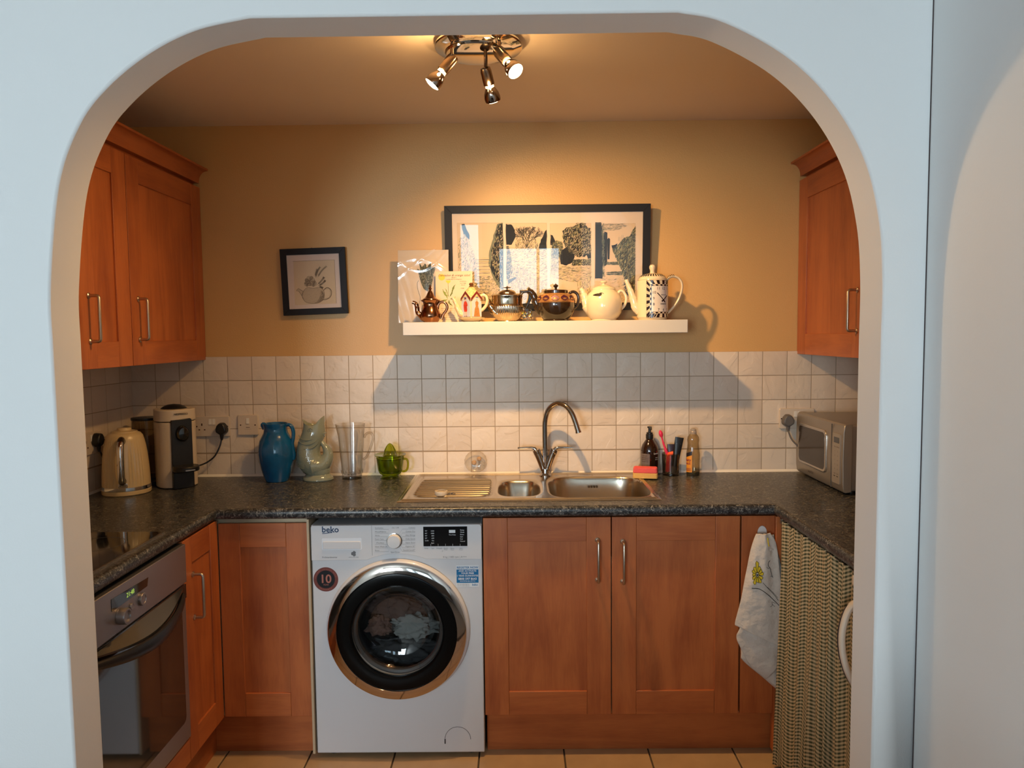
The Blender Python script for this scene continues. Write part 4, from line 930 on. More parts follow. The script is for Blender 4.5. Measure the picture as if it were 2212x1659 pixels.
tubeobj('matt black squeeze tube leaning right in the glass tumbler', (CUP[0]+.008, CUP[1]-.010, WT+.012), 9, .152, .036, blackpl, mat('clear_cap', (.12, .10, .08), .12, coat=.5), .030, 'scrub', mat('silver_print', (.6, .58, .55), .4))
tubeobj('shorter dark tube with a gold edge behind the black tube', (CUP[0]+.002, CUP[1]+.014, WT+.012), 1, .118, .036, mat('violet_black', (.04, .028, .045), .3), mat('gold_foil', (.7, .5, .2), .3, 1), .02, 'hand', mat('gold_foil'))
# washing up liquid
c = P(1497, 1010, y=-.085)
t = thing('detergent_bottle', 'nearly empty clear washing-up liquid bottle right of the glass tumbler', 'bottle', (c.x, -.085, WT), world=False)
MB().lathe([(.0001, 0), (.026, 0), (.028, .004), (.0275, .05), (.0285, .09), (.025, .115), (.0235, .135), (.0255, .150), (.023, .163), (.016, .172), (.0135, .176)], seg=40, sy=.72).obj('bottle_body', thin_glass('pet_plastic', (.80, .72, .58), (.35, .28, .18), 1.5, .08, white=.05, wcol=(.6, .5, .35)), t)
MB().lathe([(.0145, .174), (.0145, .184), (.013, .186), (.0125, .193), (.007, .197), (.0001, .1975)], seg=24).obj('cap', thin_glass('cap_plastic', (.70, .64, .58), (.45, .4, .36), 1.5, .1, white=.35, wcol=(.6, .55, .5)), t)
MB().lathe([(.0001, .002), (.0245, .002), (.0258, .006), (.0255, .016), (.0001, .016)], seg=32, sy=.7).obj('liquid', thin_glass('yellow_liquid', (.45, .42, .02), (.2, .18, .0)), t)
cyE = lambda r_, a0: (lambda a, b: (r_*math.sin(a0+a/r_), -.72*r_*math.cos(a0+a/r_), b))
lb = MB().grid(8, 2, lambda a, b: cyE(.0292, -1.35)(a*.030, .016+b*.075)).obj('label', mat('label_orange', (.75, .28, .02), .5), t)
q = MB(); q.grid(6, 2, lambda a, b: cyE(.0295, -1.35)(a*.030, .078+b*.016+.010*a)); q.obj('label_top', mat('label_black', (.02, .015, .02), .4), lb)
q = MB()
text(q, 'fairy', .016, cyE(.0297, -.95), 0, .062, 'CENTER', 0, .03); text(q, 'MAX', .012, cyE(.0297, -.95), 0, .048, 'CENTER', 0, .03)
for k in range(9): q.grid(2, 2, lambda a, b: cyE(.0297, -1.25)(.0026*k+a*.0012, .020+b*.014))
q.obj('label_lettering', mat('label_maroon', (.25, .02, .04), .5), lb)

# ================================================================ microwave
mwm = mat('microwave_silver', (.33, .29, .25), .38, .6); MX = 1.168
t = thing('microwave', 'silver microwave oven at the right end of the worktop', 'microwave', (1.33, -.26, WT))
MB().box(MX+.030, 1.485, -.480, -.045, .922, 1.166).obj('body', mwm, t, bevel=.006)
pr = [(MX+.034, .920), (MX+.010, .916), (MX+.003, .924), (MX, .95), (MX-.002, 1.04), (MX, 1.14), (MX+.004, 1.162), (MX+.010, 1.167), (MX+.034, 1.168)]
fr = MB().prism(pr, lambda a, b: (a, -.040, b), lambda a, b: (a, -.487, b)).obj('front', mwm, t, bevel=.003)
fX = MX-.003
MB().prism(rrect(-.350, -.075, .965, 1.128, .022), lambda a, b: (fX-.0035, a, b), lambda a, b: (fX+.006, a, b)).obj('window_rim', mat('rim_silver', (.5, .45, .4), .22, .8), fr, bevel=.003)
MB().prism(rrect(-.338, -.087, .975, 1.118, .018), lambda a, b: (fX-.0042, a, b), lambda a, b: (fX+.004, a, b)).obj('window', mat('microwave_glass', (.035, .025, .018), .12), fr)
MB().box(fX-.0002, fX+.004, -.3915, -.3907, .922, 1.160).obj('door_gap', mat('gap_grey', (.12, .10, .08), .6), fr, smooth=0)
MB().prism(rrect(-.470, -.405, .945, 1.130, .004), lambda a, b: (fX-.0008, a, b), lambda a, b: (fX+.003, a, b)).obj('keypad', mat('keypad_silver', (.38, .34, .30), .45, .4), fr)
MB().prism(rrect(-.462, -.417, 1.095, 1.116, .002), lambda a, b: (fX-.0014, a, b), lambda a, b: (fX+.003, a, b)).obj('display', blackgl, fr)
q = MB(); TM = lambda a, b: (fX-.0012, -a, b)
for i in range(7):
    for j, s in enumerate((('Auto', 'Defrost'), ('1', '2'), ('3', '4'), ('5', '6'), ('7', '8'), ('9', '0'), ('Stop', 'Start'))[i]):
        text(q, s, .0075, TM, .427+.024*j, 1.078-.0165*i, 'CENTER')
for j in (0, 1): q.box(fX-.0014, fX, -.432-.024*j, -.420-.024*j, .970, .973)
text(q, 'DAEWOO', .011, lambda a, b: (fX-.0012+.002, -a, b), .20, .938, 'CENTER', 0, .02)
q.obj('lettering', mat('grey_dark_print', (.06, .05, .045), .6), fr, smooth=0)
for y_ in (-.44, -.09):
    for x_ in (1.22, 1.46): MB().lathe([(.013, 0), (.013, .013)], (x_, y_, WT), 12, caps=(1, 1)).obj('foot', blackpl, t)

# ================================================================ right side: curtain, fridge, towel
def cur(a, b):
    s_ = a*.62; z_ = .866-b*.855
    y_ = -.650-a*.555; x_ = .892+(.008+.009*b)*math.sin(s_*78+1.4*math.sin(s_*17))+.005*math.sin(s_*200+3*b)-.010*b*(1-a)
    y_ -= .012*math.sin(s_*31+2*b)*b-.015*b*(1-a)
    return (x_, y_, z_)
q = MB().grid(230, 60, cur, uv=lambda a, b: (a*1.05, b*.855+(.006+.016*b)*math.sin(a*23)+.007*math.sin(a*61+b*3)+.004*math.sin(a*97)))
t = thing('curtain', 'green and cream gingham curtain hanging under the right worktop', 'curtain', (.89, -.92, .01))
q.obj('cloth', ging, t, smooth=80)
MB().tube([(.893, -.645, .862), (.893, -1.200, .862)], .002, 8).obj('curtain_wire', mat('wire_brown', (.08, .05, .03), .5), t)
MB().box(.8875, .906, -.648, -.642, .85, .866).obj('wire_hook', brass, t)
frm = mat('fridge_white', (.74, .66, .56), .3, coat=.2)
t = thing('fridge', 'white under-counter fridge half hidden behind the curtain', 'fridge', (1.18, -1.2, 0))
MB().box(.945, 1.46, -1.435, -.90, .02, .842).obj('body', frm, t, bevel=.004)
dd_ = MB().box(.912, .943, -1.435, -.90, .06, .842).obj('door', frm, t, bevel=.006)
MB().box(.868, .912, -1.262, -1.228, .838, .866).obj('top_hinge', frm, t, bevel=.005)
hp = crom([(.915, -1.262, .800), (.885, -1.258, .802), (.861, -1.250, .790), (.846, -1.246, .755), (.838, -1.246, .705), (.842, -1.250, .650), (.858, -1.258, .598), (.884, -1.265, .566), (.915, -1.268, .566)], 5)
MB().tube(hp, .0145, 16, flat=.62, up=(0, 1, 0)).obj('handle', frm, dd_)
MB().tube([(x-.0095, y+.003, z) for x, y, z in hp[8:-8]], .0016, 6).obj('handle_groove', mat('groove_brown'), dd_)
MB().lathe([(.02, 0), (.02, .02)], (1.0, -1.0, 0), 12, caps=(1, 1)).obj('foot', blackpl, t); MB().lathe([(.02, 0), (.02, .02)], (1.4, -1.35, 0), 12, caps=(1, 1)).obj('foot', blackpl, t)

# towel hook and towel
c = P(1647, 1152, y=-.606)
t = thing('adhesive_hook', 'oval white stick-on hook on the narrow cabinet front', 'hook', (c.x, -.601, c.z))
MB().prism(circ(c.x, c.z, .0165, 28, rz=.026), lambda a, b: (a, -.6005, b), lambda a, b: (a, -.6055, b)).obj('base_pad', mat('hook_white', (.62, .60, .60), .35), t, bevel=.0015)
MB().tube([(c.x, -.604, c.z-.008), (c.x, -.614, c.z-.012), (c.x, -.624, c.z-.010), (c.x, -.628, c.z-.002)], .0035, 10).obj('peg', mat('hook_white'), t)
def P2(u, v_, y): p_ = P(u, v_, y=y); return (p_.x, p_.z)
lin = mat('white_linen', (.62, .55, .48), .95, bump=1.0, bdist=.012, bscale=22, var=.05, vscale=20)
t = thing('tea_towel', 'white linen tea towel with a yellow flower print, hanging from the hook', 'towel', (c.x, -.64, .30))
def sheet(left, right, y0, amp, seed, parts=(34, 60)):
    """hanging cloth between a left and a right edge given by pixel rows"""
    rr = random.Random(seed); ph = [rr.uniform(0, 6) for _ in range(6)]
    l_, r_ = crom([P2(u, v_, y0) for u, v_ in left], 8), crom([P2(u, v_, y0) for u, v_ in right], 8)
    def ev(c_, s_):
        k = s_*(len(c_)-1); i = min(int(k), len(c_)-2); f_ = k-i; return (c_[i][0]*(1-f_)+c_[i+1][0]*f_, c_[i][1]*(1-f_)+c_[i+1][1]*f_)
    def fn(a, b):
        p0, p1 = ev(l_, b), ev(r_, b); x_ = p0[0]*(1-a)+p1[0]*a; z_ = p0[1]*(1-a)+p1[1]*a
        fold = math.sin(a*7+ph[0]+b*1.5)*.55+math.sin(a*15+ph[1]-2*b)*.25+math.sin((a*9+b*14)+ph[2])*.14*b+math.sin(a*23-b*31+ph[3])*.07
        return (x_, y0+amp*fold*(.45+.55*math.sin(math.pi*min(1, b*1.2+.15)))-.012*math.sin(a*math.pi), z_)
    return fn
front = sheet([(1632, 1154), (1624, 1185), (1612, 1240), (1600, 1300), (1588, 1352), (1596, 1340+35)], [(1668, 1152), (1680, 1190), (1689, 1250), (1697, 1330), (1699, 1395), (1698, 1404)], -.642, .008, 3)
bottom = lambda a, b: front(a, b)
# lower hem slants down to the right
l_ = [(1634, 1153), (1624, 1182), (1612, 1240), (1601, 1295), (1588, 1345), (1592, 1352)]; r_ = [(1664, 1151), (1677, 1175), (1684, 1230), (1692, 1300), (1697, 1370), (1698, 1402)]
front = sheet(l_, r_, -.642, .008, 3)
MB().grid(40, 70, front).obj('front_fold', lin, t, smooth=80, solid=.0012)
backf = sheet([(1640, 1153), (1625, 1240), (1602, 1345), (1591, 1375), (1600, 1400), (1622, 1440), (1655, 1467)], [(1672, 1155), (1684, 1215), (1696, 1290), (1700, 1360), (1702, 1400), (1700, 1412), (1690, 1420)], -.633, .006, 8)
MB().grid(40, 70, backf).obj('middle_fold', lin, t, smooth=80, solid=.0012)
lowf = sheet([(1645, 1160), (1630, 1260), (1604, 1360), (1601, 1410), (1606, 1428), (1650, 1465), (1694, 1503)], [(1668, 1160), (1686, 1215), (1698, 1300), (1701, 1380), (1702, 1440), (1702, 1470), (1699, 1505)], -.624, .004, 21)
MB().grid(40, 70, lowf).obj('back_fold', lin, t, smooth=80, solid=.0012)
# collar where the cloth gathers over the hook
q = MB(); ck = []
for k in range(9):
    s_ = k/8; ck.append([(c.x+.003+(.004+.021*s_)*math.cos(2*math.pi*j/20)*(1+.10*math.sin(5*j)), -.622-.014*s_+(.004+.012*s_)*math.sin(2*math.pi*j/20), c.z+.002-.050*s_**1.3) for j in range(20)])
q.loft(ck, (1, 0)).obj('gather', lin, t, smooth=80)
# flower print, laid on the cloth by the same surface function
_FR = [front(i/40, j/70) for i in range(1, 40) for j in range(1, 70)]
def on_cloth(u, v_, lift=.0022):
    x_, z_ = P2(u, v_, -.645); best = None
    for p_ in _FR:
        d_ = (p_[0]-x_)**2+(p_[2]-z_)**2
        if best is None or d_ < best[0]: best = (d_, p_[1])
    return (x_, best[1]-lift, z_)
yel = mat('print_yellow', (.85, .58, .03), .9); ink = mat('print_ink', (.02, .016, .012), .9)
fc = (1636, 1242); q = MB(); qi = MB(); rr = random.Random(5)
cache = on_cloth(*fc)[1]
for k, (a, L_) in enumerate(((90, 30), (62, 20), (35, 19), (8, 22), (-25, 20), (-58, 21), (-85, 17), (-118, 24), (-150, 19), (178, 17), (150, 19), (120, 20))):
    pts = []; pi = []
    for s_, w_2 in ((.22, 1.0), (.55, 2.6), (.85, 3.6), (1, 1.5), (.85, -3.4), (.55, -2.4), (.22, -1.0)):
        u = fc[0]+L_*.62*s_*math.cos(R(a))-w_2*math.sin(R(a)); v_ = fc[1]-L_*s_*math.sin(R(a))-w_2*math.cos(R(a)); pts.append((u, v_))
    w3 = [(P2(u, v_, cache)[0], cache-.0012, P2(u, v_, cache)[1]) for u, v_ in pts]
    y3 = on_cloth(fc[0]+L_*.4*math.cos(R(a)), fc[1]-L_*.6*math.sin(R(a)))[1]
    w3 = [(x_, y3, z_) for x_, _, z_ in w3]
    q.add(w3, [tuple(range(7))]); qi.tube([(x_, y3-.0003, z_) for x_, _, z_ in w3], .0008, 5, closed=True)
q.obj('flower_print', yel, t, smooth=0)
for k in range(26):
    a = rr.uniform(0, 6.28); r_ = rr.uniform(0, 5.5); p_ = P2(fc[0]+r_*math.cos(a), fc[1]+r_*1.1*math.sin(a), cache); qi.ball((p_[0], cache-.0005, p_[1]), .0011, 6, 4)
for line, w_3 in (([(1622, 1269), (1638, 1270), (1655, 1281), (1672, 1297), (1683, 1308)], .0011), ([(1645, 1256), (1658, 1270), (1672, 1285), (1681, 1297)], .0007), ([(1650, 1262), (1664, 1274), (1680, 1291)], .0005),
                  ([(1662, 1210), (1658, 1213), (1657, 1220), (1662, 1226), (1665, 1235), (1668, 1246)], .0008), ([(1653, 1222), (1657, 1226), (1661, 1225)], .0006), ([(1663, 1244), (1668, 1245), (1670, 1248)], .0006), ([(1666, 1298), (1667, 1306), (1662, 1309)], .0005), ([(1667, 1304), (1673, 1310)], .0005), ([(1668, 1300), (1675, 1303)], .0005)):
    cs = crom(line, 4); qi.tube([on_cloth(u, v_) for u, v_ in cs], w_3, 5)
qi.obj('ink_print', ink, t)
MB().tube([on_cloth(u, v_, .0018) for u, v_ in crom([(1656, 1160), (1657, 1172), (1659, 1178)], 3)], .002, 5).obj('flower_print', yel, t)
# ================================================================ shelf and what stands on it
SZ = 1.556
t = thing('floating_shelf', 'white floating shelf under the large framed picture', 'shelf', (.104, -.12, 1.504))
MB().box(-.452, .660, -.250, 0, 1.505, SZ).obj('board', mat('white_foil', (.60, .56, .50), .35), t, bevel=.0015)
def shelf_thing(name, label, cat, u, y, v_=690, rz=0):
    c = P(u, v_, y=y); return thing(name, label, cat, (c.x, y, SZ), 'teapots on the floating shelf' if cat == 'teapot' else None, rz=rz, world=False)
# copper teapot
k = .000337
t = shelf_thing('copper_teapot', 'small copper teapot with a tall pointed lid, leftmost on the shelf', 'teapot', 930.4, -.178)
cop = mat('aged_copper', (.33, .155, .085), .16, 1, bump=.05, bscale=90)
pf = lambda l, y0, kk: [(r_*kk, (y0-v_)*kk) for r_, v_ in l]
MB().lathe(pf([(1, 1523), (75, 1525), (88, 1520), (92, 1512), (108, 1490), (119, 1455), (118, 1425), (103, 1385), (88, 1345), (84, 1315), (92, 1290), (112, 1272), (116, 1265), (112, 1260), (90, 1258)], 1525, k), seg=48).obj('body', cop, t)
ld = MB().lathe(pf([(94, 1262), (90, 1250), (66, 1235), (50, 1212), (37, 1185), (24, 1160), (14, 1148), (10, 1142), (18, 1135), (22, 1126), (14, 1115), (9, 1108), (12, 1100), (6, 1088), (.5, 1080)], 1525, k), seg=40).obj('lid', cop, t)
kk = lambda l, x0, y0, s: [((a-x0)*s, 0, (y0-b)*s) for a, b in l]
MB().tube(crom(kk([(430, 1470), (385, 1440), (352, 1400), (345, 1340), (330, 1300), (292, 1284)], 505, 1525, k), 5), [.0175, .0165, .0155, .014, .0125, .0115]+[.0105]*4+[.0095]*5+[.0085]*5+[.0070]*6, 16).obj('spout', cop, t)
MB().tube(crom(kk([(590, 1370), (597, 1320), (628, 1288), (672, 1290), (702, 1335), (692, 1385), (655, 1435), (635, 1490)], 505, 1525, k), 5), .0056, 12).obj('handle', cop, t)
# cottage teapot
t = shelf_thing('cottage_teapot', 'cream teapot shaped like a little timbered house with painted figures', 'teapot', 1019, -.186)
crm = mat('cream_glaze', (.66, .50, .29), .18, coat=.4); maroon = mat('maroon_print', (.16, .025, .02), .4); scar = mat('scarlet_print', (.55, .05, .03), .4); blu = mat('sky_print', (.50, .55, .62), .4)
gold = mat('gold_brown_print', (.42, .20, .06), .4); flesh = mat('flesh_print', (.72, .45, .30), .4)
z_ = lambda v_: (1525-v_)*k
d_ = .0405
MB().lathe([(.0001, 0), (.030, 0), (.0325, .003), (.036, .004), (.050, .014), (.0505, .017), (.040, .0165), (.0001, .016)], seg=8, sx=1.06).obj('dish', crm, t, bevel=.0015)
rings = [[(d_*s_*math.cos(R(a)), d_*s_*math.sin(R(a)), zz_) for a in (0, 90, 180, 270)] for s_, zz_ in ((1, .016), (1, .100))]
hb = MB().loft(rings).obj('body', crm, t, bevel=.0015)
MB().loft([[(d_*s_*math.cos(R(a)), d_*s_*math.sin(R(a)), zz_) for a in range(0, 360, 45)] for s_, zz_ in ((.88, .098), (.62, .122), (.30, .136), (.22, .139))]).obj('roof', mat('roof_print', (.60, .42, .20), .25, var=.35, vscale=120), t)
MB().lathe([(.0095, .138), (.010, .141), (.006, .143), (.0085, .147), (.0095, .150), (.0065, .1545), (.0001, .156)], seg=20).obj('lid_knob', mat('bronze_glaze', (.20, .08, .03), .15, .4), t)
for fi, a0 in enumerate((-135, -45)):
    n_ = Vector((math.cos(R(a0)), math.sin(R(a0)), 0)); ux = Vector((-n_.y, n_.x, 0)); ap = d_*math.cos(R(45)); W2 = d_*math.sin(R(45))
    F = lambda l: (lambda a, b: tuple(n_*(ap+l)+ux*a+Vector((0, 0, b))))
    MB().prism([(-W2, .093), (0, .121), (W2, .093), (W2, .086), (-W2, .086)], F(-.006), F(.0025)).obj('gable', crm, t, bevel=.0008)
    MB().prism([(-W2*1.02, .0935), (0, .1215), (W2*1.02, .0935), (W2*1.02, .083), (0, .111), (-W2*1.02, .083)], F(.002), F(.0038)).obj('timber_trim', maroon, t)
    q = MB(); q.poly([(-W2+.004, .020), (W2-.004, .020), (W2-.004, .078), (0, .104), (-W2+.004, .078)], F(.0040 if False else .0006), 0)
    q.prism([(-W2+.004, .020), (W2-.004, .020), (W2-.004, .078), (0, .1045), (-W2+.004, .078)], F(.0002), F(.0028), 0)
    m1, m2, m3 = (3, 1, 2) if fi == 0 else (2, 4, 1); G_ = F(.0031); G4 = F(.0034)
    if fi == 0:
        q.poly([(-.010, .048), (-.012, .066), (-.008, .080), (.004, .082), (.010, .074), (.013, .064), (.008, .060), (.010, .048), (.008, .040), (-.008, .040)], G_, 1)
        q.poly([(-.006, .040), (-.001, .040), (-.003, .024), (-.006, .024)], G_, 5); q.poly([(.002, .040), (.007, .040), (.007, .024), (.003, .024)], G_, 5)
        q.poly([(-.007, .021), (-.002, .021), (-.003, .0245), (-.006, .0245)], G_, 2); q.poly([(.003, .021), (.009, .021), (.007, .0245), (.003, .0245)], G_, 2)
        q.poly(circ(-.001, .086, .0042, 12), G_, 5); q.poly([(-.008, .088), (.006, .090), (.004, .094), (-.004, .094)], G_, 2)
        for s_ in (-1, 1):
            for zb in (.050, .056, .062): q.poly([(s_*.002, zb), (s_*.006, zb+.001), (s_*.006, zb+.003), (s_*.002, zb+.002)], G4, 2)
    else:
        q.poly([(-.016, .021), (.016, .021), (.011, .052), (.006, .060), (.009, .076), (0, .084), (-.008, .076), (-.006, .060), (-.011, .052)], G_, 4)
        q.poly(circ(0, .086, .0040, 12), G4, 5); rr = random.Random(8)
        for _ in range(70):
            a, b = rr.uniform(-.015, .015), rr.uniform(.022, .078)
            if abs(a) < .016-(b-.02)*.12: q.poly([(a, b), (a+.0016, b+.0006), (a+.001, b+.002)], G4, rr.choice((2, 2, 0, 1)))
    q.obj('painted_figure', [blu, scar, maroon, flesh, gold, flesh], t, smooth=0)
MB().tube(crom(kk([(900, 1440), (860, 1420), (828, 1370), (808, 1310), (785, 1262), (768, 1232)], 990, 1525, k), 4), [.013]*6+[.011]*5+[.0085]*5+[.0065]*5, 16, flat=.85).obj('spout', crm, t)
handle_strap(MB(), kk([(1085, 1235), (1120, 1212), (1162, 1225), (1176, 1275), (1160, 1335), (1115, 1385), (1085, 1395)], 990, 1525, k), .0052, .0062, 5).obj('handle', crm, t)
# silver teapot
t = shelf_thing('silver_teapot', 'silver plated oval teapot with a fluted lower half and black handle', 'teapot', 1096, -.135)
sil = mat('warm_silver', (.58, .45, .31), .12, 1)
fl = lambda a, r, h: 1+(.05*abs(math.cos(a*22))*(1-abs((h-.035)/.04)) if .006 < h < .066 else 0)
prof = pf([(1, 1522), (112, 1525), (120, 1520), (112, 1508), (120, 1500), (140, 1478), (160, 1440), (175, 1400), (184, 1360), (187, 1335), (182, 1330), (180, 1300), (181, 1260), (182, 1225), (188, 1216), (187, 1206), (176, 1198), (120, 1190)], 1520, k)
MB().lathe(prof, seg=264, sy=.64, mod=fl).obj('body', sil, t)
q = MB()
for i in range(44):
    a = 2*math.pi*i/44; q.ball((187*k*math.cos(a), 187*k*.64*math.sin(a), (1520-1335)*k), .0024, 8, 6)
q.obj('beading', sil, t)
ld = MB().lathe(pf([(140, 1196), (120, 1190), (104, 1186), (98, 1172), (82, 1155), (55, 1145), (25, 1140), (8, 1138)], 1520, k), seg=132, sy=.72, mod=lambda a, r, h: 1+.03*abs(math.cos(a*16))*(1 if r < .034 else 0)).obj('lid', sil, t)
blk = mat('black_wood', (.016, .012, .01), .25, coat=.3)
MB().lathe(pf([(7, 1142), (6, 1125), (14, 1120), (42, 1116), (44, 1110), (14, 1106), (5, 1100), (.5, 1092)], 1520, k), seg=24).obj('finial', blk, ld)
MB().tube(crom(kk([(1330, 1440), (1268, 1400), (1220, 1340), (1185, 1270), (1155, 1205), (1128, 1176)], 1415, 1520, k), 5), [.026]*4+[.024]*4+[.020]*4+[.016]*4+[.0125]*4+[.0105]*3+[.0095]*3, 24, flat=.75, up=(0, 1, 0)).obj('spout', sil, t)
MB().prism([((a-1415)*k, (1520-b)*k) for a, b in ((1568, 1148), (1640, 1146), (1690, 1150), (1712, 1172), (1716, 1210), (1700, 1270), (1672, 1330), (1640, 1375), (1612, 1385), (1640, 1330), (1662, 1270), (1674, 1215), (1670, 1186), (1652, 1178), (1600, 1178), (1568, 1176))], lambda a, b: (a, -.006, b), lambda a, b: (a, .006, b)).obj('handle', blk, t, bevel=.003)
MB().ball(kk([(1680, 1128)], 1415, 1520, k)[0], .0052, 12, 8).obj('thumb_piece', blk, t)
MB().tube(kk([(1560, 1215), (1600, 1170)], 1415, 1520, k), .006, 12).obj('handle_socket', sil, t)
MB().tube(kk([(1585, 1345), (1625, 1378)], 1415, 1520, k), .006, 12).obj('handle_socket', sil, t)
# shot glass
t = shelf_thing('shot_glass', 'shot glass with a bright painted pattern between two teapots', 'glass', 1138.5, -.195)
MB().lathe([(.0001, 0), (.0165, 0), (.0175, .002), (.0215, .050), (.0205, .050), (.0165, .008), (.0001, .007)], seg=32).obj('glass_body', thin_glass('clear_glass'), t)
q = MB(); rr = random.Random(6)
for _ in range(90):
    h_ = rr.uniform(.008, .038); r_ = .0180+.0041*h_/.05; a = rr.uniform(-2.6, 2.6); s_ = rr.uniform(.0016, .004); n_ = rr.randint(5, 8); off = rr.uniform(0, 3)
    q.poly(circ(0, 0, s_, n_, 0, 360, rz=s_*rr.uniform(.4, 1)), lambda x_, y_: ((r_+.0002+_*2e-6)*math.sin(a+x_/r_), -(r_+.0002+_*2e-6)*math.cos(a+x_/r_), h_+y_), rr.randint(0, 5))
q.obj('painted_pattern', [mat('p_yellow', (.75, .5, .03), .4), mat('p_green', (.10, .25, .08), .4), mat('p_white', (.75, .75, .75), .4), mat('p_navy', (.02, .03, .10), .4), mat('p_blue', (.25, .35, .6), .4), mat('p_yellow')], t, smooth=0)
# brown teapot
k = .0003816
t = shelf_thing('brown_teapot', 'round dark brown glazed teapot with a gold and purple shoulder band', 'teapot', 1201, -.172)
brn = mat('brown_black_glaze', (.022, .012, .006), .07, coat=.8); gld = mat('lustre_gold', (.55, .27, .10), .22, .6); pur = mat('purple_lustre', (.07, .02, .04), .2, .3)
MB().lathe(pf([(1, 1322), (120, 1328), (135, 1330), (138, 1322), (132, 1312), (160, 1280), (188, 1230), (200, 1180), (201, 1140), (196, 1110)], 1330, k), seg=64).obj('body', brn, t)
MB().lathe(pf([(196.5, 1140), (201, 1139), (197, 1105), (186, 1078), (165, 1056), (135, 1043), (120, 1042)], 1330, k), seg=64).obj('shoulder_band', gld, t)
MB().lathe(pf([(122, 1044), (126, 1040), (127, 1014), (122, 1008), (90, 1004), (40, 1000), (18, 996), (12, 988), (14, 980), (26, 970), (28, 960), (18, 950), (8, 946), (5, 940), (.5, 938)], 1330, k), seg=48).obj('lid', brn, t)
q = MB()
def band(a, b, l=.0006):
    """a: angle, b: 0..1 up the shoulder"""
    v_ = 1132-72*b; r_ = float(np.interp(v_, [1043, 1056, 1078, 1105, 1139], [135, 165, 186, 197, 201]))*k+l+.0003
    return (r_*math.sin(a), -r_*math.cos(a), (1330-v_)*k+l)
for i in range(12):
    a0 = i*math.pi/6-.09
    q.poly(circ(0, 0, 1, 20), lambda x_, y_: band(a0+.21*x_, .5+.40*y_*(1-.35*abs(x_))), 0)
    q.tube([band(a0+.235*math.cos(R(j)), .5+.46*math.sin(R(j))*(1-.35*abs(math.cos(R(j)))), .0008) for j in range(0, 360, 18)], .0005, 4, closed=True, mi=1)
    for j in range(-3, 4): q.ball(band(a0+.04*j, .42+.02*(3-abs(j)), .001), .0011, 6, 4, 1)
for b in (.02, .97): q.tube([band(2*math.pi*j/60, b, .0006) for j in range(60)], .0009, 5, closed=True, mi=1)
q.obj('oval_motifs', [pur, mat('bright_gold', (.75, .45, .2), .2, .8)], t)
MB().tube(crom(kk([(205, 1230), (165, 1185), (135, 1120), (112, 1060), (85, 1022), (48, 1012)], 345, 1330, k), 5), [.022]*3+[.020]*4+[.0165]*5+[.0135]*5+[.0115]*4+[.0105]*5, 18).obj('spout', brn, t)
handle_strap(MB(), kk([(482, 1062), (495, 1036), (535, 1026), (572, 1055), (582, 1105), (568, 1160), (545, 1188), (530, 1195)], 345, 1330, k), .0070, .0060, 5).obj('handle', brn, t)
# white teapot
t = shelf_thing('cream_teapot', 'plain cream teapot with a small dark leaf mark, second from right on the shelf', 'teapot', 1304, -.150)
crw = mat('ivory_glaze', (.68, .56, .40), .14, coat=.5)
MB().lathe(pf([(1, 1318), (128, 1325), (136, 1320), (134, 1308), (160, 1285), (184, 1240), (194, 1180), (192, 1120), (178, 1070), (155, 1035), (134, 1015), (126, 1008), (124, 1000)], 1325, k), seg=64).obj('body', crw, t)
MB().lathe(pf([(124, 1003), (126, 996), (122, 988), (95, 972), (60, 958), (30, 948), (19, 944), (19, 936), (32, 926), (36, 918), (30, 911), (.5, 907)], 1325, k), seg=48).obj('lid', crw, t)
q = MB()
def bp_(a, b):
    r_ = float(np.interp(b, [1015, 1035, 1070, 1120], [134, 155, 178, 192])); A = math.asin(max(-.95, min(.95, (a-850)/r_))); r_ = r_*k+.0009
    return (r_*math.sin(A), -r_*math.cos(A), (1325-b)*k)
for x0_, x1_, t0_, b0_, t1_, b1_ in ((725, 745, 1060, 1064, 1050, 1070), (745, 765, 1050, 1070, 1046, 1073), (765, 790, 1046, 1073, 1043, 1075), (790, 812, 1043, 1075, 1041, 1063)):
    q.add([bp_(x0_, b0_), bp_(x1_, b1_), bp_(x1_, t1_), bp_(x0_, t0_)], [(0, 1, 2, 3)])
q.tube([bp_(a, b) for a, b in ((790, 1043), (810, 1038), (826, 1044), (830, 1052))], .0009, 5)
q.obj('leaf_mark', mat('leaf_black', (.03, .022, .015), .3), t)
MB().tube(crom(kk([(720, 1215), (682, 1180), (660, 1120), (645, 1060), (625, 1010), (600, 990)], 850, 1325, k), 5), [.024]*3+[.022]*4+[.018]*5+[.0145]*5+[.0115]*4+[.0095]*5, 18).obj('spout', crw, t)
handle_strap(MB(), kk([(1003, 1045), (1018, 1018), (1050, 1018), (1080, 1060), (1088, 1110), (1072, 1160), (1045, 1195), (1020, 1205)], 850, 1325, k), .0062, .0058, 5).obj('handle', crw, t)
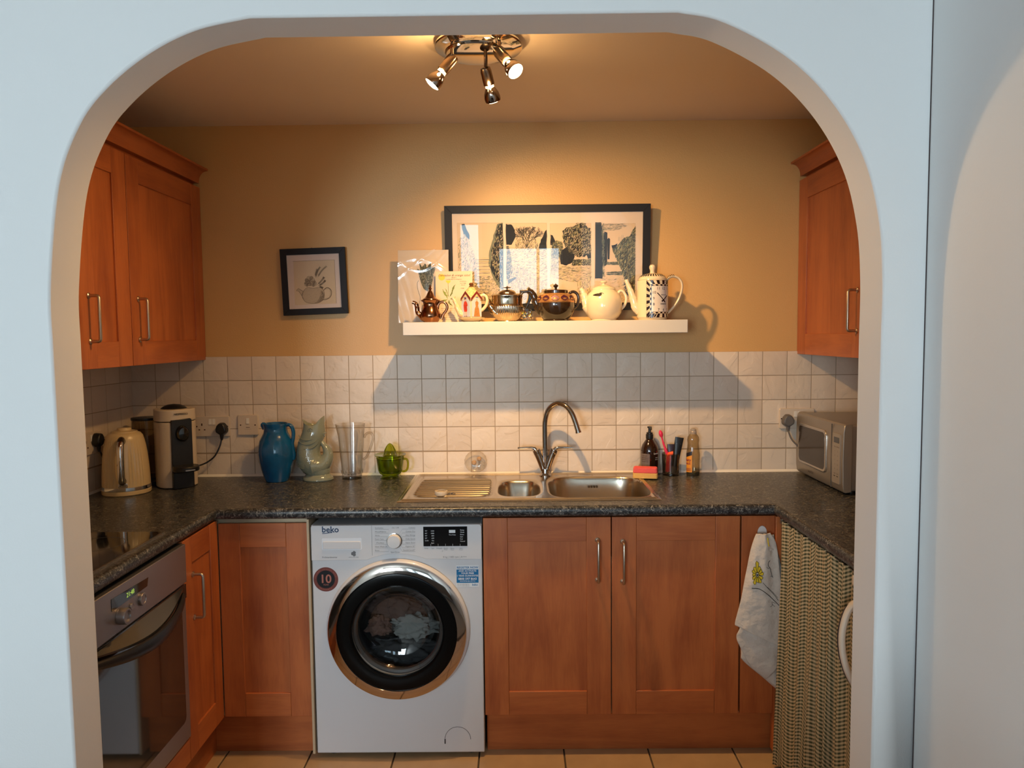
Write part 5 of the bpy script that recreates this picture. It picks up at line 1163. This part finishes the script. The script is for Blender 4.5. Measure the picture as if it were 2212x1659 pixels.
# clock coffee pot
t = shelf_thing('clock_coffee_pot', 'tall cylindrical white coffee pot printed with a striped clock face', 'teapot', 1409, -.150)
RB = .0618
MB().lathe([(.0001, .002), (.054, .0), (.056, .003), (.058, .008), (RB, .012), (RB, .150), (.0600, .158), (.050, .164)], seg=72).obj('body', crw, t)
ld = MB().lathe([(.058, .160), (.0575, .163), (.052, .172), (.040, .180), (.024, .186), (.011, .188), (.009, .192), (.009, .198), (.0125, .208), (.0125, .215), (.009, .221), (.0001, .223)], seg=56).obj('lid', crw, t)
inkp = mat('ink_black_glaze', (.015, .008, .010), .2)
q = MB()
for i in range(30):
    a = 2*math.pi*i/30; w2 = math.pi/30*.9
    L_ = [(.0515, .1732), (.046, .1775), (.040, .1808), (.034, .1835)]
    q.loft([[((r_+.0006)*math.cos(a+s_), (r_+.0006)*math.sin(a+s_), h_+.0007) for s_ in (-w2*.5, 0, w2*.5)] for r_, h_ in L_], (0, 0), closed=False)
q.obj('lid_stripes', inkp, ld)
q = MB(); A0 = R(33)
def cp(a, b, l=.0003): return ((RB+l)*math.sin(A0+a/RB), -(RB+l)*math.cos(A0+a/RB), .083+b)
HW, HH = .0700, .0735
def quadp(pts, mi, l=.0003):
    """subdivided so that it follows the cylinder"""
    (a0, b0), (a1, b1), (a2, b2), (a3, b3) = pts; n_ = max(1, int(max(abs(a1-a0), abs(a2-a3))/.006))
    for i in range(n_):
        s0, s1 = i/n_, (i+1)/n_; L2 = lambda p_, q_, s_: (p_[0]*(1-s_)+q_[0]*s_, p_[1]*(1-s_)+q_[1]*s_)
        q.add([cp(*L2((a0, b0), (a1, b1), s0), l), cp(*L2((a0, b0), (a1, b1), s1), l), cp(*L2((a3, b3), (a2, b2), s1), l), cp(*L2((a3, b3), (a2, b2), s0), l)], [(0, 1, 2, 3)], mi)
quadp([(-HW, -HH), (HW, -HH), (HW, HH), (-HW, HH)], 0, .0003)
def rectpt(t_, W_, H_):
    """point on a rectangle at fraction t_ of the way round"""
    P_ = [(-W_, -H_), (W_, -H_), (W_, H_), (-W_, H_), (-W_, -H_)]; i = int(t_*4) % 4; f_ = t_*4-int(t_*4); return (P_[i][0]*(1-f_)+P_[i+1][0]*f_, P_[i][1]*(1-f_)+P_[i+1][1]*f_)
NR = 44
for i in range(NR):
    t0, t1 = (i)/NR, (i+1)/NR
    if i % 2 == 0: q.add([cp(*rectpt(t0, HW*.985, HH*.985), .0006), cp(*rectpt(t1, HW*.985, HH*.985), .0006), cp(*rectpt(t1, HW*.80, HH*.78), .0006), cp(*rectpt(t0, HW*.80, HH*.78), .0006)], [(0, 1, 2, 3)], 1)
    else: q.add([cp(*rectpt(t0, HW*.80, HH*.78), .0006), cp(*rectpt(t1, HW*.80, HH*.78), .0006), cp(*rectpt(t1, HW*.73, HH*.71), .0006), cp(*rectpt(t0, HW*.73, HH*.71), .0006)], [(0, 1, 2, 3)], 1)
quadp([(-HW*.70, -HH*.69), (HW*.70, -HH*.69), (HW*.70, HH*.69), (-HW*.70, HH*.69)], 2, .0008)
cl_ = lambda a, b: cp(a, b, .0011)
for s, a, b in (('12', 0, .036), ('11', -.023, .036), ('1', .023, .036), ('10', -.040, .020), ('2', .040, .020), ('9', -.041, -.003), ('3', .041, -.003), ('8', -.041, -.026), ('4', .041, -.026), ('7', -.022, -.0475), ('6', 0, -.0475), ('5', .022, -.0475)):
    text(q, s, .015, cl_, a, b, 'CENTER', 0)
text(q, 'NEWGATE', .0052, cl_, 0, .014, 'CENTER', 0, .01); text(q, 'LONDON', .0065, cl_, 0, -.022, 'CENTER', 0, .04)
for an, L_, w2 in ((R(135), .039, .0018), (R(38), .029, .0019)):
    dx, dy = math.cos(an), math.sin(an)
    for s0, s1, ww in ((-.35, .0, 1.5), (0, 1, 1)):
        for j in range(4):
            u0, u1 = (s0+(s1-s0)*j/4)*L_, (s0+(s1-s0)*(j+1)/4)*L_
            q.add([cp(dx*u0-dy*w2*ww, -.004+dy*u0+dx*w2*ww, .0013), cp(dx*u1-dy*w2*ww, -.004+dy*u1+dx*w2*ww, .0013), cp(dx*u1+dy*w2*ww, -.004+dy*u1-dx*w2*ww, .0013), cp(dx*u0+dy*w2*ww, -.004+dy*u0-dx*w2*ww, .0013)], [(0, 1, 2, 3)], 0)
q.obj('clock_face', [inkp, crw, mat('face_white', (.70, .62, .55), .2, coat=.3)], t, smooth=0)
MB().tube(crom(kk([(1225, 1235), (1185, 1180), (1160, 1100), (1135, 1020), (1108, 950), (1085, 890)], 1362, 1320, k), 5), [.016]*3+[.0175]*4+[.0155]*5+[.0125]*5+[.010]*4+[.0082]*5, 18).obj('spout', crw, t)
hp_ = kk([(1515, 900), (1545, 872), (1585, 862), (1640, 885), (1672, 940), (1668, 1020), (1635, 1110), (1580, 1190), (1522, 1250)], 1362, 1320, k)
hd = handle_strap(MB(), hp_, .0070, .0050, 5).obj('handle', crw, t)
q = MB(); hc = crom(hp_, 5)
for i in range(2, 12, 2):
    p_ = Vector(hc[i]); q.tube([p_+Vector((0, -.0072, .0008)), p_+Vector((-.001, 0, .0066)), p_+Vector((0, .0072, .0008))], .0016, 6)
q.obj('handle_stripes', inkp, hd)

# wrapped print at the left end of the shelf
c0, c1 = P(861, 697, y=-.095), P(967, 539, y=-.085)
t = thing('wrapped_print', 'botanical print in a crinkled clear plastic sleeve, at the left end of the shelf', 'print', ((c0.x+c1.x)/2, -.05, SZ))
lean = lambda a, b, l=0: (a, -.097-l+.022*(b-SZ)/.3, b)
x0_, x1_, z0_, z1_ = c0.x, c1.x+.002, SZ, c1.z
MB().prism([(x0_, z0_), (x1_, z0_), (x1_, z1_), (x0_, z1_)], lambda a, b: lean(a, b, -.002), lambda a, b: lean(a, b)).obj('mount_card', mat('mount_card', (.66, .56, .46), .8), t, smooth=0)
q = MB(); rr = random.Random(9)
pp = lambda u, v_: (x0_+(u-861)/(967-861)*(x1_-x0_), z1_-(v_-539)/(697-539)*(z1_-z0_))
def jag(pts, n_, amp, seed):
    r_ = random.Random(seed); o_ = []
    for i in range(len(pts)):
        (a, b), (c_, d__) = pts[i], pts[(i+1) % len(pts)]
        for j in range(n_): o_.append((a+(c_-a)*j/n_+(r_.uniform(-amp, amp) if j else 0), b+(d__-b)*j/n_+(r_.uniform(-amp, amp) if j else 0)))
    return o_
vase = [(901, 579), (908, 584), (905, 565), (911, 576), (918, 568), (922, 578), (930, 566), (931, 578), (940, 577), (935, 592), (932, 612), (928, 627), (921, 628), (914, 622), (908, 606), (904, 590)]
q.poly([pp(*p_) for p_ in jag(vase, 3, 1, 2)], lambda a, b: lean(a, b, .0004), 0)
def inside(p_, poly):
    c_ = False; n_ = len(poly)
    for i in range(n_):
        (a, b), (d__, e) = poly[i], poly[i-1]
        if (b > p_[1]) != (e > p_[1]) and p_[0] < (d__-a)*(p_[1]-b)/(e-b)+a: c_ = not c_
    return c_
def strokes(mb, region, n_, L_, w2, ang, spread, mi, fn, to, seed):
    r_ = random.Random(seed); us = [p_[0] for p_ in region]; vs = [p_[1] for p_ in region]; made = 0; tries = 0
    while made < n_ and tries < n_*8:
        tries += 1; u, v_ = r_.uniform(min(us), max(us)), r_.uniform(min(vs), max(vs))
        if not inside((u, v_), region): continue
        a = R(ang+r_.uniform(-spread, spread)); l_ = L_*r_.uniform(.4, 1.2); dx, dy = math.cos(a)*l_/2, -math.sin(a)*l_/2; nx, ny = -math.sin(a)*w2, -math.cos(a)*w2
        m_ = mi if not isinstance(mi, (tuple, list)) else r_.choice(mi)
        mb.poly([to(u-dx, v_-dy), to(u+nx, v_+ny), to(u+dx, v_+dy), to(u-nx, v_-ny)], fn, m_); made += 1
strokes(q, vase, 240, 6, .45, 80, 40, (1, 2, 2, 3), lambda a, b: lean(a, b, .0007), pp, 4)
q.tube([lean(*pp(u, v_), .0005) for u, v_ in crom([(904, 605), (901, 612), (903, 628), (907, 642), (904, 660)], 3)], .0007, 4, mi=0)
q.obj('drawing', [mat('art_dark_green', (.05, .06, .045), .8), mat('art_black', (.015, .015, .015), .8), mat('art_grey_green', (.22, .25, .20), .8), mat('art_pale', (.55, .52, .42), .8)], t, smooth=0)
plw = thin_glass('crinkled_plastic', (.97, .96, .95), (.85, .83, .8), 3.2, .13)
def wrap_fn(a, b):
    x_ = x0_-.001+(x1_-x0_+.002)*a; zq = z0_+.001+(z1_-z0_)*b
    crk = .0016*math.sin(26*(a-.5)*(b-1.2)+3)+.0022*math.exp(-((b-.88+.5*(a-.35)**2)/.03)**2)+.002*math.exp(-((b-.72-.9*(a-.42)**2)/.022)**2)+.0015*math.exp(-((b-.62-.55*a)/.025)**2)+.0012*math.sin(a*9+b*17)*(1-b)
    return lean(x_, zq, .0042+crk)
MB().grid(70, 90, wrap_fn).obj('plastic_sleeve', plw, t, smooth=80)

# recipe card
t_c0, t_c1 = P(942, 697, y=-.12), P(1020, 585, y=-.12)
t = thing('recipe_card', 'cream recipe card with a drawn dandelion, between the copper and house teapots', 'card', ((t_c0.x+t_c1.x)/2, -.1, SZ))
lc = lambda a, b, l=0: (a, -.128-l+.018*(b-SZ)/.2, b)
X0c, X1c, Z1c = t_c0.x, t_c1.x, t_c1.z
MB().prism([(X0c, SZ), (X1c, SZ), (X1c, Z1c), (X0c, Z1c)], lambda a, b: lc(a, b, -.0006), lambda a, b: lc(a, b)).obj('card_sheet', mat('recipe_paper', (.64, .51, .38), .7), t, smooth=0)
q = MB(); l1 = lambda a, b: lc(a, b, .0004); l2 = lambda a, b: lc(a, b, .0007); cpx = lambda u, v_: (X0c+(u-942)/78*(X1c-X0c), Z1c-(v_-585)/112*(Z1c-SZ))
q.poly([cpx(*p_) for p_ in circ(955, 598, 7, 16)], l1, 3)
a, b = cpx(981, 596); text(q, 'Dandelion & orange salad', .0125, l2, a, b, 'CENTER', 0, 0, shear=.35)
for i, (s, u, v_) in enumerate((('SERVES 2', 981, 600), ('a spring salad from the garden', 981, 603.5), ('young leaves', 1000, 608), ('one orange', 1000, 612), ('olive oil', 1000, 616), ('vinegar', 999, 623))):
    a, b = cpx(u, v_); text(q, s, .0052, l2, a, b, 'CENTER', 0)
for i in range(7):
    a, b = cpx(953, 667+4*i); text(q, 'wash and tear the leaves, slice', .0048, l2, a, b, 'LEFT', 0)
q.poly([cpx(*p_) for p_ in ((963, 605), (974, 605), (973, 609), (969, 612), (965, 609))], l1, 3)
q.tube([lc(*cpx(u, v_), .0005) for u, v_ in ((968.5, 611), (969, 625), (969, 641))], .0006, 4, mi=2)
for k_, pts in enumerate((((970, 643), (975, 632), (977, 622), (984, 612), (980, 625), (976, 636)), ((968, 645), (960, 636), (956, 624), (962, 630), (967, 640)), ((969, 646), (980, 644), (985, 640), (980, 648)), ((968, 646), (957, 648), (953, 655), (962, 651)), ((970, 646), (973, 655), (978, 662), (968, 654)), ((968, 640), (962, 622), (966, 628), (969, 638)))):
    q.poly([cpx(*p_) for p_ in jag(pts, 4, .9, k_)], l1, 1 if k_ % 2 else 2)
q.obj('print', [mat('brown_ink', (.13, .08, .045), .8), mat('leaf_green', (.20, .26, .06), .8), mat('leaf_green_dark', (.12, .17, .05), .8), mat('dandelion_yellow', (.72, .50, .08), .8)], t, smooth=0)

# ================================================================ framed pictures
pgl = thin_glass('picture_glass', (.99, .99, .99), (.95, .95, .95), 1.0)
def picture(label, x0, x1, z0, z1, bar, tilt, rot, depth, base_y, mountc):
    t = thing('framed_picture', label, 'picture', ((x0+x1)/2, base_y, (z0+z1)/2), world=False)
    W2, H2 = (x1-x0)/2, (z1-z0)/2
    t.rotation_euler = Euler((R(tilt), R(rot), 0))
    fr = MB()
    for pts in (((-W2, -H2), (W2, -H2), (W2-bar, -H2+bar), (-W2+bar, -H2+bar)), ((W2, -H2), (W2, H2), (W2-bar, H2-bar), (W2-bar, -H2+bar)), ((W2, H2), (-W2, H2), (-W2+bar, H2-bar), (W2-bar, H2-bar)), ((-W2, H2), (-W2, -H2), (-W2+bar, -H2+bar), (-W2+bar, H2-bar))):
        o = MB().prism(pts, lambda a, b: (a, 0, b), lambda a, b: (a, -depth, b)).obj('frame_bar', blackfr, t, bevel=.0008)
    MB().box(-W2+bar, W2-bar, -depth+.009, -depth+.006, -H2+bar, H2-bar).obj('mount', mountc, t, smooth=0)
    MB().box(-W2+bar, W2-bar, -depth+.0035, -depth+.0030, -H2+bar, H2-bar).obj('glass', pgl, t, smooth=0)
    return t, W2, H2
mnt = mat('mount_white', (.66, .54, .44), .8)
BT = 4.0
t, W2, H2 = picture('large black framed picture of a garden in four panels, above the shelf', -.301, .549, 1.603, 2.037, .031, BT, 0, .020, -.028, mnt)
def ap(u, v_): f_ = (u-961)/441; return (-W2+f_*2*W2, H2-(v_-449+7*f_)/228*2*H2)
Y1 = -.0145
af = lambda l: (lambda a, b: (a, Y1-.00035*l, b))
q = MB(); CR, DK, BK, GR, YG, GN, LT = 0, 1, 2, 3, 4, 5, 6
for x_0, x_1 in ((988, 1086), (1092, 1180), (1187, 1275), (1283, 1370)):
    q.poly([ap(x_0, 660), ap(x_1, 659), ap(x_1, 484), ap(x_0, 485)], af(0), LT)
    for a_, b_ in (((x_0, 660), (x_0, 485)), ((x_1, 659), (x_1, 484)), ((x_0, 485), (x_1, 484))): q.tube([af(.5)(*ap(*a_)), af(.5)(*ap(*b_))], .0004, 4, mi=CR)
pg = lambda pts, mi, l=1, n_=3, amp=1.2, seed=1: q.poly([ap(*p_) for p_ in jag(pts, n_, amp, seed)], af(l), mi)
st = lambda reg, n_, L_, w2, ang, spr, mi, l=2, seed=1: strokes(q, reg, int(n_*2.4), L_*.95, w2*1.05, ang, spr, mi, af(l), ap, seed)
# panel 1: path between cypresses
pg([(998, 487), (1004, 487), (1008, 498), (1014, 510), (1014, 520), (1003, 512), (999, 500)], BK, 1, 3, .6)
L1_ = [(990, 520), (1004, 508), (1012, 520), (1022, 550), (1030, 575), (1028, 600), (1010, 615), (990, 620)]; pg(L1_, LT, 1); st(L1_, 300, 7, .5, 75, 30, (GR, GN, YG, CR), 2, 3)
pg([(1084, 484), (1074, 487), (1068, 505), (1062, 525), (1056, 545), (1054, 570), (1059, 590), (1068, 612), (1078, 626), (1086, 630), (1086, 484)], GR, 1, 3, 1)
C1_ = [(1085, 486), (1076, 490), (1070, 510), (1066, 530), (1060, 560), (1062, 585), (1072, 605), (1085, 628)]; pg([(1080, 486), (1072, 500), (1070, 520), (1060, 545), (1064, 560), (1058, 580), (1070, 605), (1085, 628), (1085, 486)], BK, 2, 4, 2); st(C1_, 160, 7, .6, 85, 20, (YG, GR, BK, CR), 3, 4)
for w_y in range(0, 26): pg([(1020+w_y*.2, 560+3.6*w_y), (1058-w_y*.1, 559+3.6*w_y), (1058-w_y*.1, 560+3.6*w_y), (1020+w_y*.2, 561+3.6*w_y)], GR if w_y % 2 else YG, 1, 6, .6, w_y)
F1_ = [(990, 615), (1030, 600), (1060, 600), (1085, 632), (1085, 658), (990, 658)]; st(F1_, 320, 6, .5, 10, 50, (GR, YG, GN, CR), 2, 6)
# panel 2
pg([(1093, 486), (1106, 489), (1112, 500), (1113, 514), (1107, 526), (1104, 531), (1093, 531)], BK, 1, 3, 1.5)
rr = random.Random(14)
def branch(u, v_, a, L_, d__):
    u2, v2 = u+L_*math.cos(R(a)), v_-L_*math.sin(R(a)); q.tube([af(1.5)(*ap(u, v_)), af(1.5)(*ap(u2, v2))], .00035+.00018*d__, 4, caps=(0, 0), mi=DK)
    if d__ > 0:
        for _ in range(3): branch(u2, v2, a+rr.uniform(-38, 38), L_*rr.uniform(.6, .85), d__-1)
for a in (62, 78, 92, 108, 122): branch(1137, 536, a, 15, 4)
H2_ = [(1115, 512), (1125, 505), (1150, 508), (1160, 525), (1162, 540), (1112, 538)]; st(H2_, 150, 6, .5, 80, 50, (GR, YG, DK), 1.2, 8)
pg([(1180, 498), (1176, 502), (1170, 516), (1164, 530), (1162, 540), (1180, 541)], BK, 1, 3, 1)
pg([(1093, 533), (1098, 534), (1104, 560), (1106, 590), (1098, 605), (1093, 606)], DK, 1, 3, 1)
F2_ = [(1093, 536), (1180, 540), (1180, 658), (1093, 658)]; st(F2_, 700, 7, .5, 15, 25, (YG, YG, GR, GN, CR), 1.1, 9)
pg([(1095, 607), (1112, 600), (1113, 604), (1096, 616)], DK, 2, 2, .6)
G2_ = [(1100, 575), (1140, 585), (1170, 610), (1175, 650), (1100, 650)]; st(G2_, 260, 9, .45, 85, 12, (GR, YG, CR), 1.5, 10)
# panel 3
pg([(1188, 508), (1193, 511), (1198, 522), (1197, 532), (1188, 531)], BK, 1, 3, .8)
B3_ = [(1190, 528), (1200, 521), (1213, 524), (1215, 536), (1208, 560), (1190, 560)]; pg(B3_, GR, 1, 3, 1.2); st(B3_, 160, 5, .5, 80, 60, (BK, YG, DK), 2, 11)
T3_ = [(1243, 484), (1264, 484), (1262, 490), (1272, 494), (1275, 505), (1275, 548), (1262, 556), (1245, 556), (1232, 548), (1220, 536), (1214, 515), (1214, 500), (1225, 493), (1245, 490)]
pg(T3_, BK, 1, 4, 1.6); st(T3_, 420, 6, .5, 70, 40, (GR, YG, BK, LT), 2, 12)
pg([(1212, 542), (1222, 536), (1234, 542), (1240, 556), (1235, 568), (1222, 575), (1210, 572), (1209, 556)], BK, 2, 3, 1)
pg([(1266, 552), (1275, 546), (1275, 560), (1268, 560)], BK, 2, 3, .8)
H3_ = [(1235, 562), (1275, 561), (1275, 574), (1234, 575)]; pg(H3_, YG, 1); st(H3_, 220, 4, .5, 85, 50, (BK, GR, DK), 2, 13)
F3_ = [(1190, 576), (1275, 576), (1275, 600), (1240, 612), (1190, 600)]; st(F3_, 260, 9, .4, 3, 12, (YG, GR, CR), 1.2, 15)
st([(1190, 560), (1208, 562), (1206, 580), (1190, 585)], 80, 5, .5, 60, 50, (GR, YG), 1.4, 16)
st([(1245, 610), (1275, 600), (1275, 655), (1250, 655)], 120, 8, .4, 85, 20, (GR, YG), 1.3, 17)
# panel 4
pg([(1284, 482), (1296, 482), (1300, 500), (1301, 570), (1300, 603), (1284, 603)], BK, 1, 2, .5)
for reg in ([(1301, 506), (1305, 502), (1310, 504), (1310, 572), (1305, 576), (1301, 570)], [(1310, 518), (1313, 515), (1316, 518), (1315, 561), (1311, 561)]): pg(reg, BK, 1, 2, .3)
st([(1297, 484), (1303, 484), (1306, 600), (1300, 604)], 90, 7, .4, 85, 20, (GR, GN), 2, 18)
H4_ = [(1370, 491), (1365, 497), (1358, 512), (1346, 515), (1335, 528), (1321, 540), (1330, 560), (1342, 585), (1352, 615), (1366, 640), (1370, 642)]
pg(H4_, GN, 1, 3, 1); st(H4_, 620, 8, .5, 62, 25, (GR, DK, BK, YG), 2, 19)
pg([(1319, 531), (1326, 530), (1332, 527), (1330, 534), (1322, 541)], BK, 2, 2, .6)
for u in (1334, 1337, 1341, 1344): q.tube([af(1)(*ap(u, 522)), af(1)(*ap(u, 509+(u % 3)*2))], .0004, 4, mi=GR)
st([(1300, 486), (1345, 484), (1350, 490), (1330, 500), (1302, 498)], 60, 10, .4, 8, 15, (GR, CR), 1, 20)
for yv in (568, 571, 589, 593): st([(1310, yv-1), (1345, yv-2), (1345, yv+2), (1310, yv+2)], 40, 9, .35, 3, 6, (GR, GN), 1.5, yv)
st([(1300, 600), (1345, 595), (1360, 650), (1290, 655)], 70, 9, .35, 20, 30, (YG, GR, CR), 1.2, 23)
st([(1346, 612), (1366, 610), (1368, 640), (1352, 636)], 60, 10, .6, 55, 45, (BK, DK), 2.5, 24)
q.obj('artwork', [mat('art_crease', (.50, .38, .28), .8), mat('art_umber', (.07, .06, .045), .8), mat('art_ink', (.006, .006, .006), .8), mat('art_sage', (.16, .17, .12), .8), mat('art_straw', (.52, .46, .22), .8), mat('art_green', (.09, .12, .075), .8), mat('art_ground', (.60, .46, .32), .8)], t, smooth=0)
# small picture
t, W2, H2 = picture('small black framed drawing of a teapot filled with flowers, on the bare wall', -.992, -.719, 1.597, 1.874, .026, .6, -1.6, .018, -.010, mat('mount_pink', (.70, .58, .52), .8))
def sp_(u, v_): return ((u-755)/ (1232-255)*(2*W2-.052)+0.0, -(v_-845)/(1345-335)*(2*H2-.052))
def sq(u, v_):
    s_ = (v_-840)/505; return ((u-(770+s_*35))*.000225, -(v_-840+(u-770)*.02)*.000222)
Y1 = -.0125; bf = lambda l: (lambda a, b: (a, Y1-.00035*l, b))
q = MB()
q.poly([sq(375, 455), sq(1140, 440), sq(1188, 1262), sq(415, 1280)], bf(0), 0)
q.tube([bf(0)(*sq(365, 458)), bf(0)(*sq(1143, 442)), bf(0)(*sq(1190, 1262))], .0005, 4, mi=1)
body = [(645, 950), (600, 980), (560, 1040), (545, 1100), (570, 1170), (620, 1225), (700, 1250), (790, 1255), (870, 1240), (940, 1195), (965, 1130), (965, 1060), (940, 1000), (880, 955), (760, 965)]
q.poly([sq(*p_) for p_ in body], bf(1), 2); strokes(q, body, 150, 40, 1.5, 20, 60, (2, 3), bf(1.6), sq, 3)
strokes(q, [(880, 1000), (965, 1060), (965, 1130), (940, 1195), (870, 1240), (780, 1253), (860, 1180), (900, 1080)], 260, 34, 2.2, 60, 25, (1, 3, 3), bf(2), sq, 4)
out = crom(body+[body[0]], 3); q.tube([bf(1.5)(*sq(*p_)) for p_ in out], .00045, 4, mi=1)
q.poly([sq(*p_) for p_ in ((545, 1100), (500, 1040), (470, 1000), (440, 1012), (445, 992), (478, 968), (520, 990), (560, 1020), (575, 1080))], bf(1), 2)
q.tube([bf(1.5)(*sq(*p_)) for p_ in ((575, 1170), (530, 1085), (480, 1015), (438, 1012), (448, 990), (478, 968), (530, 1000), (565, 1022))], .0006, 4, mi=1)
for off, ww in ((0, .0011), (18, .0007)): q.tube([bf(1.5)(*sq(*p_)) for p_ in crom([(950, 1010-off*.3), (990, 968+off), (1040, 965+off), (1088-off, 1010), (1098-off, 1080), (1070-off, 1145), (1010, 1180-off), (950, 1190-off)], 4)], ww, 4, mi=1 if off == 0 else 3)
for cu, cv, rad_ in ((690, 830, 95), (760, 880, 60), (640, 880, 55)):
    for i in range(7):
        a = R(i*360/7+12); pet = [(cu+rad_*(s_*math.cos(a)-w2*math.sin(a)), cv-rad_*(s_*math.sin(a)+w2*math.cos(a))) for s_, w2 in ((.05, 0), (.5, .28), (.9, .30), (1, 0), (.9, -.30), (.5, -.28))]
        q.poly([sq(*p_) for p_ in pet], bf(2+i*.1), 3 if i % 2 else 2); q.tube([bf(2.8)(*sq(*p_)) for p_ in pet+[pet[0]]], .00035, 4, mi=1)
    strokes(q, circ(cu, cv, rad_*.6, 12), 60, 22, 1.8, 90, 90, (1, 3), bf(3), sq, int(cu))
for ln in ([(800, 770), (815, 700), (835, 640), (875, 580)], [(790, 750), (800, 690), (820, 620)], [(840, 760), (870, 700), (920, 630), (990, 570)], [(830, 900), (880, 860), (930, 800), (950, 770)], [(850, 920), (900, 900), (950, 860), (975, 830)], [(860, 930), (900, 950), (930, 965)]):
    cs = crom(ln, 5); q.tube([bf(2)(*sq(*p_)) for p_ in cs], .0005, 4, mi=1)
    for i in range(2, len(cs), 1):
        for sg_ in (-1, 1):
            a = math.atan2(-(cs[i][1]-cs[i-1][1]), cs[i][0]-cs[i-1][0])+sg_*.9; L_ = 26; q.poly([sq(*cs[i]), sq(cs[i][0]+L_*.5*math.cos(a)-4*math.sin(a), cs[i][1]-L_*.5*math.sin(a)-4*math.cos(a)), sq(cs[i][0]+L_*math.cos(a), cs[i][1]-L_*math.sin(a)), sq(cs[i][0]+L_*.5*math.cos(a)+4*math.sin(a), cs[i][1]-L_*.5*math.sin(a)+4*math.cos(a))], bf(2.4), 1)
q.obj('artwork', [mat('drawing_paper', (.66, .52, .36), .8), mat('pencil', (.10, .07, .05), .8), mat('pencil_light', (.50, .39, .27), .8), mat('pencil_mid', (.30, .22, .15), .8)], t, smooth=0)
MB().tube([(-.005, -.004, H2-.001), (-.005, -.004, H2+.003)], .0015, 6).obj('hanger', blackfr, t)

# ================================================================ ceiling spotlight
t = thing('ceiling_spotlight', 'chrome ceiling light with three swivelling spot heads', 'lamp', (-.113, -.86, ZC-.03))
lch = mat('lamp_chrome', (.66, .65, .63), .05, 1)
LC = (-.113, -.862)
MB().lathe([(.118, .022), (.130, .016), (.132, .010), (.130, .006), (.108, 0), (.102, -.001), (.0001, -.001)], (LC[0], LC[1], ZC-.030), 72).obj('ceiling_plate', lch, t)
MB().lathe([(.090, .0), (.092, -.003), (.088, -.007), (.070, -.009), (.0001, -.009)], (LC[0]-.010, LC[1]+.012, ZC-.030), 60).obj('inner_plate', lch, t)
MB().lathe([(.10, .0), (.10, .012)], (LC[0], LC[1], ZC-.014), 40, caps=(1, 1)).obj('mount_box', blackpl, t)
brz = mat('bronze_metal', (.25, .175, .125), .22, 1)
bulbg = thin_glass('bulb_mirror_glass', (.5, .4, .35), (.1, .08, .07), 4, .05)
bm_ = mat('reflector_bronze', (.30, .235, .20), .10, 1)
facem = mat('lit_bulb_face', (1, .85, .6), .3, emit=(1, .74, .42), es=14)
neckm = mat('lit_bulb_neck', (1, .8, .5), .3, emit=(1, .66, .32), es=6)
heads = [(Vector((-.190, -.900, 2.318)), (-.64, -.02, -.77), .045), (Vector((-.093, -.830, 2.306)), (.22, .52, -.83), .040), (Vector((-.050, -.935, 2.322)), (.50, -.46, -.73), .045)]
for i, (h, d, L_) in enumerate(heads):
    d = Vector(d).normalized()
    hd = MB().tube([h+d*(-.012), h-d*.010, h, h+d*L_*.98, h+d*L_], [.010, .0150, .0172, .0172, .0165], 28, caps=(1, 1)).obj('spot_head', brz, t)
    MB().tube([Vector((h.x, h.y, ZC-.032)), Vector((h.x, h.y, h.z+.010)), h-d*.006], [.0055, .0055, .0045], 14).obj('stem', brz, hd)
    n0 = h+d*L_
    MB().tube([n0-d*.002, n0+d*.008], [.0125, .0135], 24, caps=(0, 0)).obj('bulb_neck', neckm, hd)
    MB().tube([n0+d*.008, n0+d*.016, n0+d*.026, n0+d*.038, n0+d*.046, n0+d*.050], [.0138, .0180, .0228, .0250, .0248, .0238], 32, caps=(0, 0)).obj('bulb_reflector', bm_, hd)
    MB().tube([n0+d*.0490, n0+d*.0530, n0+d*.0545], [.0236, .016, .003], 32, caps=(0, 1)).obj('bulb_face', facem, hd)
    f = n0+d*.060
    spot('spot_lamp', f, d, LAMPW[i], LAMPA[i], 1.0, .020)
    point('neck_glow', n0+d*.004+Vector((0, 0, .0))+(d.cross(Vector((0, 0, 1))).normalized()*.028 if False else Vector((0, -.024, -.004))), NECKW, .01)

# ================================================================ lounge: unseen couch, added behind the camera to shade the lower part of the kitchen
t = thing('shade_sofa', 'unseen grey fabric couch added in the lounge to keep daylight off the lower kitchen', 'shade_sofa', (0, -4.0, 0))
sf = mat('shade_sofa_fabric', (.16, .15, .14), .95, bump=.3, bscale=300)
MB().box(-.95, .70, -4.40, -3.62, .12, .40).obj('base', sf, t, bevel=.02)
MB().box(-.95, .70, -3.72, -3.50, .12, .84).obj('backrest', sf, t, bevel=.05, bseg=4)
for x0 in (-.95, .52): MB().box(x0, x0+.18, -4.42, -3.60, .12, .60).obj('armrest', sf, t, bevel=.04, bseg=3)
for x0 in (-.765, -.120): MB().box(x0, x0+.635, -4.42, -3.74, .40, .52).obj('seat_cushion', sf, t, bevel=.03, bseg=3)
for x_ in (-.90, .65):
    for y_ in (-4.34, -3.58): MB().lathe([(.018, 0), (.025, .12)], (x_, y_, 0), 12, caps=(1, 1)).obj('leg', blk, t)
